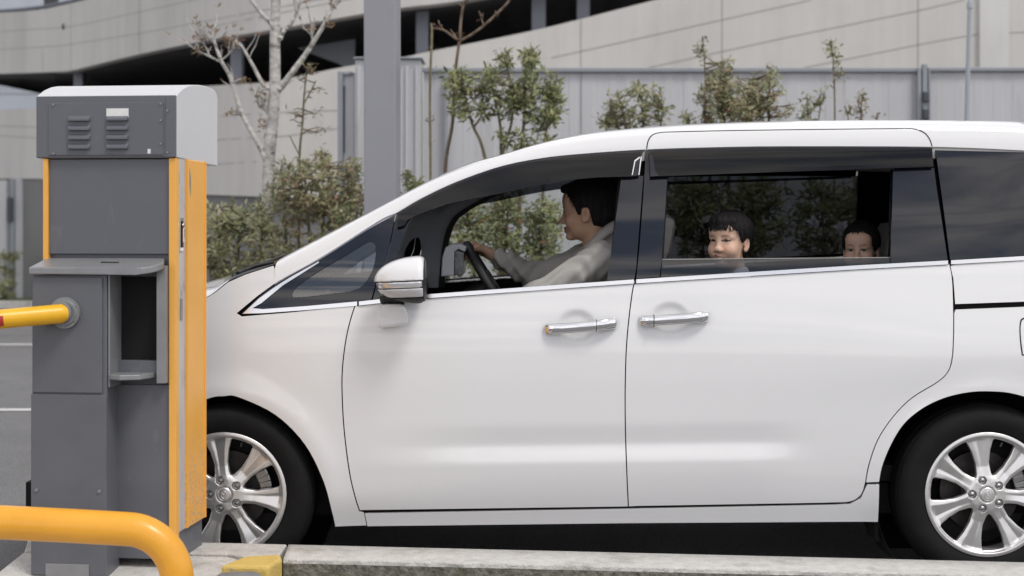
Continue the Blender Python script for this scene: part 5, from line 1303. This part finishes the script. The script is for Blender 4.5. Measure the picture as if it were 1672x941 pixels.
# ================================================================== TREE AND SHRUBS
M['leaf'] = attrmat('leaf', .42, .45, trans=.25)
M['bark'] = mat('pale_bark', (.56, .54, .51), .9, var=.28, vscale=16, bump=1.0, bscale=60, stretch=(1, 1, 2.2), stain=((.20, .18, .16), 9, .54, .64, (1, 1, 2.0)))
M['twig'] = mat('brown_twig', (.17, .125, .09), .9, var=.25, vscale=20, bump=.4, bscale=80)
M['twig2'] = mat('grey_green_stem', (.20, .17, .11), .9, var=.3, vscale=20, bump=.4, bscale=80)
GREEN = [((.23, .255, .105), 5), ((.165, .20, .08), 4), ((.31, .325, .15), 4), ((.10, .13, .055), 2.5), ((.40, .40, .24), 2)]
PALE = [((.33, .34, .17), 5), ((.41, .40, .225), 4), ((.23, .25, .12), 4), ((.47, .44, .31), 2.5)]
PHOT = [((.25, .265, .125), 5), ((.15, .175, .085), 4), ((.36, .345, .19), 4), ((.42, .18, .12), .8), ((.38, .27, .17), 1.1), ((.47, .44, .29), 2.5)]
DRY = [((.27, .17, .08), 3), ((.22, .20, .09), 2), ((.30, .13, .06), 2)]
RB = [((.17, .19, .10), 4), ((.115, .135, .07), 3), ((.27, .20, .13), 2), ((.33, .17, .11), 1)]
class Leaves:
    def __init__(s): s.v = []; s.f = []; s.c = []
    def leaf(s, p, d, L, w, col, nrm):
        d = d.normalized(); sd = d.cross(nrm)
        if sd.length < 1e-3: sd = d.cross(Vector((0, .3, 1)))
        sd.normalize(); nn = sd.cross(d); n = len(s.v)
        droop = -nn * L * .10
        s.v += [p[:], (p + d * L * .45 + sd * w * .5 + nn * w * .18)[:], (p + d * L + droop)[:], (p + d * L * .45 - sd * w * .5 + nn * w * .18)[:], (p + d * L * .5)[:]]
        s.f += [(n, n + 1, n + 4), (n + 1, n + 2, n + 4), (n, n + 4, n + 3), (n + 4, n + 2, n + 3)]; s.c += [col] * 5
    def build(s, name, parent, m='leaf'):
        me = bpy.data.meshes.new(name); me.from_pydata(s.v, [], s.f); me.update(); setcol(me, np.array(s.c)); return link(name, me, M[m], parent)
def pick(pal):
    t = random.random() * sum(w for _, w in pal)
    for c, w in pal:
        t -= w
        if t <= 0: break
    j = random.uniform(.85, 1.18); return tuple(min(1, q * j * random.uniform(.95, 1.05)) for q in c)
def plant(name, label, cat, Y, stems, blobs, pal, leafL=.06, leaves=10, spread=.055, depth=.35, twigm='twig2', group=None, base=None, partname='foliage', lw=.36, stemname='stem', twig_n=0):
    bp = P(base[0], base[1], Y) if base else (P(stems[0][0][0][0], 0, Y)[0], Y, 0.03)
    root = thing(name, bp, label, cat, group)
    nodes_ = []; b = MB()
    for pts, w0, w1 in stems:
        c = cr(pts, 5); n = len(c); w0 *= .85; off = random.uniform(-depth, depth) * .35; q = []
        for i, (x, y) in enumerate(c):
            t = i / (n - 1); q.append(Vector(P(x, y, Y + off * t + .012 * math.sin(7 * t + x))))
        b.tube(q, [((w0 + (w1 - w0) * i / (n - 1)) / FPX * Y) / 2 for i in range(n)], 8); nodes_ += [(v, (w0 + (w1 - w0) * i / (n - 1)) / FPX * Y / 2) for i, v in enumerate(q)]
    lv = Leaves()
    for (px, py, rx, ry, n) in blobs:
        for _ in range(n):
            while True:
                a, e, g = random.uniform(-1, 1), random.uniform(-1, 1), random.uniform(-1, 1)
                if a * a + e * e + g * g < 1 and (a * a + e * e + g * g > .08): break
            c = Vector(P(px + a * rx, py + e * ry, Y)); c.y += g * depth
            nd = min((v for v, _ in nodes_), key=lambda v: (v - c).length + max(0, v.z - c.z) * .8)
            mid = nd.lerp(c, .55) + Vector((random.uniform(-.03, .03), random.uniform(-.03, .03), random.uniform(-.04, .01)))
            if (nd - c).length > .02: b.tube([nd, mid, c], [.006, .0042, .0026], 5, cap=False)
            ax = (c - mid).normalized() if (c - mid).length > 1e-4 else Vector((0, 0, 1)); ax = (ax + Vector((0, 0, .55))).normalized()
            k = max(3, int(random.gauss(leaves * 1.35, leaves * .3)))
            tone = pick(pal)
            for i in range(k):
                az = i * 2.4 + random.uniform(-.3, .3); el = random.uniform(-.35, .95)
                t1 = ax.orthogonal().normalized(); t2 = ax.cross(t1)
                d = (t1 * math.cos(az) + t2 * math.sin(az)) * math.cos(el) + ax * math.sin(el)
                o = c - ax * random.uniform(-.2, 1.5) * spread + d * .006 + Vector((random.gauss(0, .012), random.gauss(0, .012), random.gauss(0, .010)))
                L = leafL * .80 * random.uniform(.5, 1.25); cc = pick(pal); u_ = random.random() * .5
                lv.leaf(o, d, L, L * lw, tuple(x * (1 - u_) + y * u_ for x, y in zip(cc, tone)), (ax + Vector((random.uniform(-.5, .5), random.uniform(-.5, .5), random.uniform(-.2, .5)))))
    for _ in range(twig_n):               # fine side twigs, each growing out of its branch
        pts = cr(random.choice(stems[1:])[0], 5); i = random.randrange(len(pts) // 3, len(pts)); o = min((v for v, _ in nodes_), key=lambda v: (v - Vector(P(*pts[i], Y))).length)
        i0 = max(0, i - 2); d0 = Vector(P(*pts[i], Y)) - Vector(P(*pts[i0], Y)); d0 = d0.normalized() if d0.length > 1e-4 else Vector((0, 0, 1))
        d = (d0 + Vector((random.uniform(-1, 1), random.uniform(-.8, .8), random.uniform(-.2, .9)))).normalized(); L_2 = random.uniform(.07, .27); q = [o]
        for k in range(4): d = (d + Vector((random.uniform(-.35, .35), random.uniform(-.3, .3), random.uniform(-.1, .4)))).normalized(); q.append(q[-1] + d * L_2 / 4)
        b.tube(q, [.0055, .0046, .0038, .003, .002], 5)
        if random.random() < .8:
            for k in range(random.randint(1, 4)): lv.leaf(q[-1] - d * random.uniform(0, .05), (d + Vector((random.uniform(-1, 1), random.uniform(-1, 1), random.uniform(-.8, .8)))), random.uniform(.025, .05), .014, pick(pal), Vector((random.uniform(-1, 1), random.uniform(-1, 1), .6)))
    b.build(stemname, M[twigm], root)
    if lv.f: lv.build(partname, root)
    return root
# the pale bare tree
TY = 11.2
plant('young_tree', 'pale barked nearly leafless young tree with spreading branches left of the steel pillar', 'tree', TY,
      [([(437, 640), (437, 480), (438, 320), (440, 253), (446, 193), (449, 134), (449, 60), (450, 0), (451, -60), (449, -160)], 27, 14),
       ([(436, 268), (426, 243), (410, 214), (392, 179), (377, 128), (362, 101), (351, 71), (344, 48)], 12, 4), ([(362, 102), (347, 95), (325, 84), (318, 80)], 5, 2),
       ([(361, 99), (372, 90), (381, 80)], 4, 2), ([(352, 74), (345, 66), (334, 62)], 4, 2),
       ([(445, 146), (431, 140), (416, 113), (401, 86), (390, 70), (376, 63)], 9, 3),
       ([(446, 46), (440, 36), (428, 24), (410, 0), (395, -25)], 9, 6), ([(457, 64), (464, 50), (475, 39), (484, 22), (492, 4), (520, -4)], 10, 3),
       ([(452, 150), (462, 139), (479, 116), (497, 92), (510, 72), (526, 46), (540, 20), (548, -6)], 14, 5), ([(511, 70), (509, 58), (508, 50)], 5, 2), ([(538, 22), (548, 10), (553, 2)], 4, 2),
       ([(444, 196), (437, 186), (428, 178)], 5, 2)],
      [(320, 82, 4, 4, 3), (344, 44, 4, 5, 3), (330, 60, 9, 5, 4), (372, 64, 12, 6, 8), (383, 72, 6, 6, 3), (537, 40, 6, 4, 3), (545, 6, 6, 5, 3), (508, 48, 3, 5, 2), (392, 130, 8, 4, 3), (421, 165, 8, 14, 7), (378, 185, 8, 9, 4), (425, 205, 6, 12, 4), (446, 196, 3, 5, 2)],
      DRY, leafL=.05, leaves=5, spread=.03, depth=.06, twigm='bark', partname='foliage', stemname='trunk', twig_n=70)
plant('sapling', 'thin leafy sapling with rusty drooping leaves beside the pale bare tree', 'sapling', 11.0,
      [([(487, 620), (488, 400), (489, 260), (494, 200), (497, 150), (502, 112)], 6, 2.5), ([(490, 255), (482, 240), (473, 222)], 3, 2), ([(496, 170), (507, 150), (516, 132)], 3, 2)],
      [(514, 106, 18, 9, 6), (496, 128, 17, 11, 4), (477, 188, 13, 14, 5), (524, 146, 14, 16, 4), (518, 180, 12, 12, 2), (527, 214, 4, 26, 3)], RB + DRY[:1], leafL=.07, leaves=3, spread=.05, depth=.15, lw=.26)
# hedge plants behind the bonnet
plant('shrub', 'sparse pale green shrub just right of the ticket machine', 'shrub', 10.6, [([(372, 640), (370, 480), (362, 400), (352, 330)], 8, 3), ([(380, 640), (386, 470), (390, 390), (384, 340)], 7, 3), ([(376, 640), (410, 500), (425, 420), (428, 350)], 7, 3), ([(366, 640), (350, 520), (342, 440)], 6, 3)],
      [(395, 405, 66, 66, 95), (356, 400, 22, 74, 40), (372, 350, 44, 26, 34), (400, 470, 70, 50, 40), (430, 360, 26, 40, 26)], PALE, leafL=.062, leaves=9, depth=.4)
plant('shrub', 'dense mottled green and red shrub between the bare tree and the steel pillar', 'shrub', 10.9, [([(520, 640), (510, 480), (505, 380), (498, 290)], 9, 4), ([(515, 640), (548, 480), (560, 380), (570, 290)], 8, 3), ([(510, 640), (480, 500), (468, 400), (462, 300)], 8, 3), ([(524, 640), (530, 470), (528, 350), (524, 250)], 8, 3), ([(530, 640), (580, 500), (598, 400)], 7, 3)],
      [(495, 300, 58, 54, 85), (553, 320, 48, 58, 85), (580, 345, 40, 50, 50), (478, 330, 36, 40, 30), (505, 380, 70, 45, 60), (576, 272, 14, 22, 14), (526, 262, 10, 22, 12)], PHOT, leafL=.06, leaves=9, depth=.45)
plant('shrub', 'low brownish green shrub behind the windscreen base', 'shrub', 10.3, [([(450, 650), (455, 520), (462, 440)], 7, 3), ([(455, 650), (485, 520), (500, 420)], 7, 3)], [(455, 430, 45, 45, 35), (510, 430, 40, 40, 25)], PHOT, leafL=.06, leaves=9, depth=.3)
plant('shrub', 'little green sprig beside the foot of the steel pillar above the van roof', 'shrub', 10.2, [([(670, 640), (668, 400), (666, 320), (663, 285)], 4, 2), ([(669, 420), (680, 330), (684, 295)], 4, 2)], [(664, 285, 7, 10, 6), (682, 300, 10, 14, 10), (672, 325, 14, 14, 8)], GREEN, leafL=.055, leaves=7, depth=.12)
plant('sapling', 'bare thin whip of a sapling right of the steel pillar', 'sapling', 10.6, [([(702, 640), (702, 400), (703, 280), (702, 150), (705, 60), (704, 38)], 6.5, 3.5)], [(703, 72, 8, 10, 4), (703, 170, 3, 100, 5)], DRY, leafL=.028, leaves=3, depth=.03, spread=.02)
plant('sapling', 'slender sapling forking into three bare reddish branches', 'sapling', 11.0, [([(728, 640), (732, 420), (727, 280), (739, 200), (742, 130), (750, 68)], 7.5, 5), ([(750, 66), (742, 62), (725, 50), (707, 46)], 6, 3), ([(751, 66), (752, 40), (756, 12), (764, -8), (770, -40)], 5.5, 4), ([(751, 67), (768, 58), (790, 42), (812, 22), (830, 3), (836, -12)], 6, 3.5), ([(725, 50), (718, 40), (716, 34)], 3, 2), ([(790, 42), (785, 28), (782, 18)], 3, 2), ([(745, 62), (735, 48)], 3.5, 2), ([(756, 12), (747, 5)], 3, 2)],
      [(716, 42, 5, 7, 3), (748, 58, 6, 6, 3), (784, 24, 5, 6, 3), (763, 4, 6, 10, 4), (812, 20, 6, 6, 2)], [((.25, .12, .08), 3), ((.20, .13, .08), 2)], leafL=.03, leaves=3, depth=.05, spread=.02, twigm='twig')
plant('photinia_bush', 'large open green leafy bush with bare lower stems above the van roof', 'bush', 10.9,
      [([(815, 640), (818, 400), (790, 250), (772, 205), (757, 150), (745, 115)], 8, 3), ([(820, 640), (822, 400), (818, 250), (816, 200), (800, 130), (790, 100)], 7, 3), ([(822, 640), (845, 400), (851, 250), (856, 190), (858, 110), (868, 82)], 9, 3), ([(826, 640), (880, 380), (892, 210), (905, 150), (910, 118)], 7, 3), ([(820, 640), (815, 400), (820, 260), (836, 195), (832, 130), (824, 95)], 7, 3), ([(774, 208), (790, 180), (786, 150)], 4, 2)],
      [(745, 125, 18, 18, 15), (742, 165, 14, 22, 14), (775, 135, 26, 25, 26), (800, 130, 20, 26, 20), (825, 98, 12, 16, 14), (865, 95, 15, 22, 22), (856, 150, 30, 32, 46), (830, 160, 24, 30, 22), (896, 140, 20, 26, 28), (905, 175, 16, 26, 22), (880, 190, 24, 24, 20), (790, 170, 20, 20, 10), (760, 185, 12, 12, 6), (850, 228, 22, 14, 8), (820, 225, 16, 14, 5), (885, 225, 18, 14, 5)],
      GREEN, leafL=.072, leaves=7, depth=.30, spread=.055)
plant('photinia_bush', 'loose light green bush behind the middle of the van roof', 'bush', 11.2, [([(1030, 640), (1028, 300), (1020, 200), (1008, 150)], 7, 3), ([(1032, 640), (1045, 300), (1050, 190), (1042, 130)], 7, 3), ([(1034, 640), (1070, 280), (1082, 180)], 6, 3), ([(1028, 640), (1000, 300), (988, 200)], 6, 3)],
      [(1038, 145, 12, 14, 12), (1005, 165, 18, 14, 13), (1025, 185, 40, 22, 34), (1070, 160, 18, 20, 16), (1085, 185, 18, 16, 8), (992, 195, 20, 12, 12)], PALE + GREEN[:2], leafL=.06, leaves=8, depth=.3)
plant('photinia_bush', 'dense rounded bush with reddish new leaves behind the sliding door head', 'bush', 11.3, [([(1195, 640), (1190, 300), (1180, 170), (1176, 110)], 9, 3), ([(1200, 640), (1215, 300), (1225, 180), (1230, 130)], 9, 3), ([(1205, 640), (1250, 280), (1256, 160), (1258, 110)], 8, 3), ([(1190, 640), (1160, 300), (1150, 180), (1152, 130)], 8, 3), ([(1152, 140), (1150, 95), (1147, 60)], 3, 1.5)],
      [(1180, 140, 36, 40, 80), (1215, 165, 44, 34, 85), (1250, 150, 26, 34, 50), (1195, 185, 60, 22, 70), (1186, 108, 10, 12, 10), (1256, 112, 9, 16, 10), (1152, 150, 18, 30, 20), (1280, 178, 14, 14, 8), (1149, 78, 7, 22, 7)], PHOT, leafL=.05, leaves=8, depth=.42)
plant('shrub', 'tiny green sprig beside the dense reddish bush', 'shrub', 11.1, [([(1122, 640), (1122, 300), (1124, 190)], 4, 2)], [(1124, 190, 12, 9, 10)], GREEN, leafL=.05, leaves=7, depth=.12)
plant('sapling', 'thin upright sapling with a tuft on top standing alone before the fence', 'sapling', 11.4, [([(1362, 640), (1362, 300), (1363, 180), (1361, 110), (1357, 66)], 4.5, 2)], [(1358, 70, 9, 7, 7), (1352, 88, 6, 10, 4), (1368, 96, 5, 12, 4), (1377, 118, 6, 8, 3), (1364, 135, 10, 12, 3)], PALE, leafL=.05, leaves=4, depth=.08, spread=.03)
plant('shrub', 'small wispy green shrub left of the lone thin sapling', 'shrub', 11.3, [([(1322, 640), (1322, 300), (1318, 160)], 4, 2), ([(1323, 300), (1340, 170)], 3, 2)], [(1320, 168, 13, 14, 13), (1342, 158, 8, 12, 6), (1312, 188, 12, 8, 6)], GREEN + PALE[:1], leafL=.05, leaves=6, depth=.15)
plant('shrub', 'small wispy shrub with orange tips right of the lone thin sapling', 'shrub', 11.3, [([(1395, 640), (1398, 300), (1408, 155)], 4, 2), ([(1397, 320), (1384, 185)], 3, 2), ([(1397, 330), (1432, 188)], 3, 1.5)], [(1410, 156, 8, 8, 8), (1402, 172, 14, 9, 8), (1385, 180, 8, 10, 3), (1432, 187, 6, 4, 2)], DRY + PALE[:2], leafL=.05, leaves=5, depth=.12)
# planting seen through the van's windows
plant('shrub', 'broad green shrub with red blossoms seen through the driver window', 'shrub', 10.35, [([(780, 650), (775, 450), (765, 350)], 8, 3), ([(790, 650), (820, 450), (830, 340)], 8, 3), ([(795, 650), (870, 460), (890, 340)], 8, 3)],
      [(765, 375, 55, 65, 95), (830, 365, 55, 65, 100), (890, 375, 50, 65, 90), (830, 440, 100, 40, 60)], GREEN + PALE[:2] + [((.45, .10, .06), .3)], leafL=.055, leaves=10, depth=.4)
plant('shrub', 'dark evergreen shrub seen through the tinted far window beside the boy', 'shrub', 10.5, [([(1150, 650), (1150, 450), (1140, 320)], 8, 3), ([(1160, 650), (1220, 450), (1230, 320)], 8, 3)], [(1140, 350, 70, 70, 100), (1230, 350, 70, 70, 100), (1100, 330, 40, 50, 30)], GREEN, leafL=.075, leaves=9, depth=.5)
plant('shrub', 'dark evergreen shrub seen through the tinted far window beside the small child', 'shrub', 10.5, [([(1360, 650), (1350, 450), (1340, 320)], 8, 3), ([(1370, 650), (1410, 450), (1420, 320)], 8, 3)], [(1340, 355, 65, 70, 80), (1420, 345, 65, 70, 70)], GREEN, leafL=.075, leaves=9, depth=.5)
def pale_glint(px, py, Y, r, root):  # white petal cluster added to stand in for a pale window reflection
    lv = Leaves(); c = Vector(P(px, py, Y))
    for k in range(26):
        d = Vector((random.gauss(0, 1), random.gauss(0, 1) - .8, random.gauss(0, 1))).normalized(); lv.leaf(c + d * r * .15, d, r, r * .8, (.80, .80, .82), Vector((random.uniform(-1, 1), -1, random.uniform(-1, 1))))
    lv.build('pale_glint', root)
SH = [o for o in COL.objects if o.get('label', '').startswith('dark evergreen shrub seen') and 'small child' in o['label']][0]
pale_glint(1328, 363, 9.95, .042, SH); pale_glint(1374, 372, 9.95, .05, SH)
plant('shrub', 'green plant growing at the foot of the grey metal hoarding', 'shrub', 26.9, [([(10, 497), (8, 450), (6, 415)], 3, 2), ([(12, 497), (22, 455), (24, 418)], 3, 2)], [(8, 460, 18, 34, 40), (22, 420, 8, 10, 8), (4, 418, 10, 8, 8)], PALE + GREEN[:2], leafL=.12, leaves=9, depth=.3, spread=.1)
# ================================================================== SKY, SUN, CAMERA
SUN_EL, SUN_AZ = R(57), R(42)          # azimuth: degrees to the right of straight behind the camera
wd = bpy.data.worlds.new('World'); sc.world = wd; wd.use_nodes = True; nt = wd.node_tree; L = nt.links.new
bg = nt.nodes['Background']; bg.inputs['Strength'].default_value = .10
sky = nt.nodes.new('ShaderNodeTexSky'); sky.sky_type = 'NISHITA'; sky.sun_disc = False; sky.sun_elevation = SUN_EL
sky.sun_rotation = math.pi - SUN_AZ; sky.air_density = 1.2; sky.dust_density = 2.5; sky.ozone_density = 1
tc = nt.nodes.new('ShaderNodeTexCoord'); mp = nt.nodes.new('ShaderNodeMapping'); mp.inputs['Scale'].default_value = (2.2, 2.2, 11); L(tc.outputs['Generated'], mp.inputs[0])
n = nt.nodes.new('ShaderNodeTexNoise'); n.inputs['Scale'].default_value = 1.9; n.inputs['Detail'].default_value = 6; n.inputs['Roughness'].default_value = .55; L(mp.outputs[0], n.inputs['Vector'])
cl = nt.nodes.new('ShaderNodeMapRange'); cl.inputs[1].default_value = .41; cl.inputs[2].default_value = .60; L(n.outputs['Fac'], cl.inputs[0])
ct = nt.nodes.new('ShaderNodeMix'); ct.data_type = 'RGBA'; ct.inputs[6].default_value = (3.2, 3.8, 5.0, 1); ct.inputs[7].default_value = (12.6, 11.8, 11.1, 1); L(cl.outputs[0], ct.inputs[0])
mx = nt.nodes.new('ShaderNodeMix'); mx.data_type = 'RGBA'; mx.inputs[0].default_value = .86; L(sky.outputs[0], mx.inputs[6]); L(ct.outputs[2], mx.inputs[7]); 
sx = nt.nodes.new('ShaderNodeSeparateXYZ'); L(tc.outputs['Generated'], sx.inputs[0])
hz = nt.nodes.new('ShaderNodeMapRange'); hz.inputs[1].default_value = .05; hz.inputs[2].default_value = .9; hz.inputs[3].default_value = 1.22; hz.inputs[4].default_value = .72; L(sx.outputs['Z'], hz.inputs[0])
m2 = nt.nodes.new('ShaderNodeMix'); m2.data_type = 'RGBA'; m2.blend_type = 'MULTIPLY'; m2.inputs[0].default_value = 1; L(mx.outputs[2], m2.inputs[6]); L(hz.outputs[0], m2.inputs[7]); L(m2.outputs[2], bg.inputs['Color'])
ld = bpy.data.lights.new('sun', 'SUN'); ld.energy = 1.25; ld.angle = R(16); ld.color = (1, .965, .92)
sun = bpy.data.objects.new('sun', ld); COL.objects.link(sun)
dirv = Vector((math.sin(SUN_AZ) * math.cos(SUN_EL), -math.cos(SUN_AZ) * math.cos(SUN_EL), math.sin(SUN_EL)))
sun.rotation_euler = dirv.to_track_quat('Z', 'Y').to_euler()
cd = bpy.data.cameras.new('camera'); cam = bpy.data.objects.new('camera', cd); COL.objects.link(cam)
cam.location = (0, 0, EYE); cam.rotation_euler = (R(90), 0, 0)
cd.sensor_width = 36; cd.lens = 36 * FPX / 1672; cd.shift_y = -(470.5 - HY) / 1672
cd.clip_end = 2000; cd.clip_start = .05
cd.dof.use_dof = True; cd.dof.focus_distance = 6.1; cd.dof.aperture_fstop = 3.0
sc.camera = cam
sc.view_settings.view_transform = 'Standard'; sc.view_settings.look = 'None'; sc.view_settings.exposure = 0.40; sc.view_settings.gamma = 1
sc.view_settings.use_curve_mapping = False
cy = sc.cycles if hasattr(sc, 'cycles') else None
sc.render.engine = 'CYCLES'
sc.cycles.use_denoising = True; sc.cycles.max_bounces = 8; sc.cycles.transparent_max_bounces = 16; sc.cycles.caustics_reflective = False; sc.cycles.caustics_refractive = False
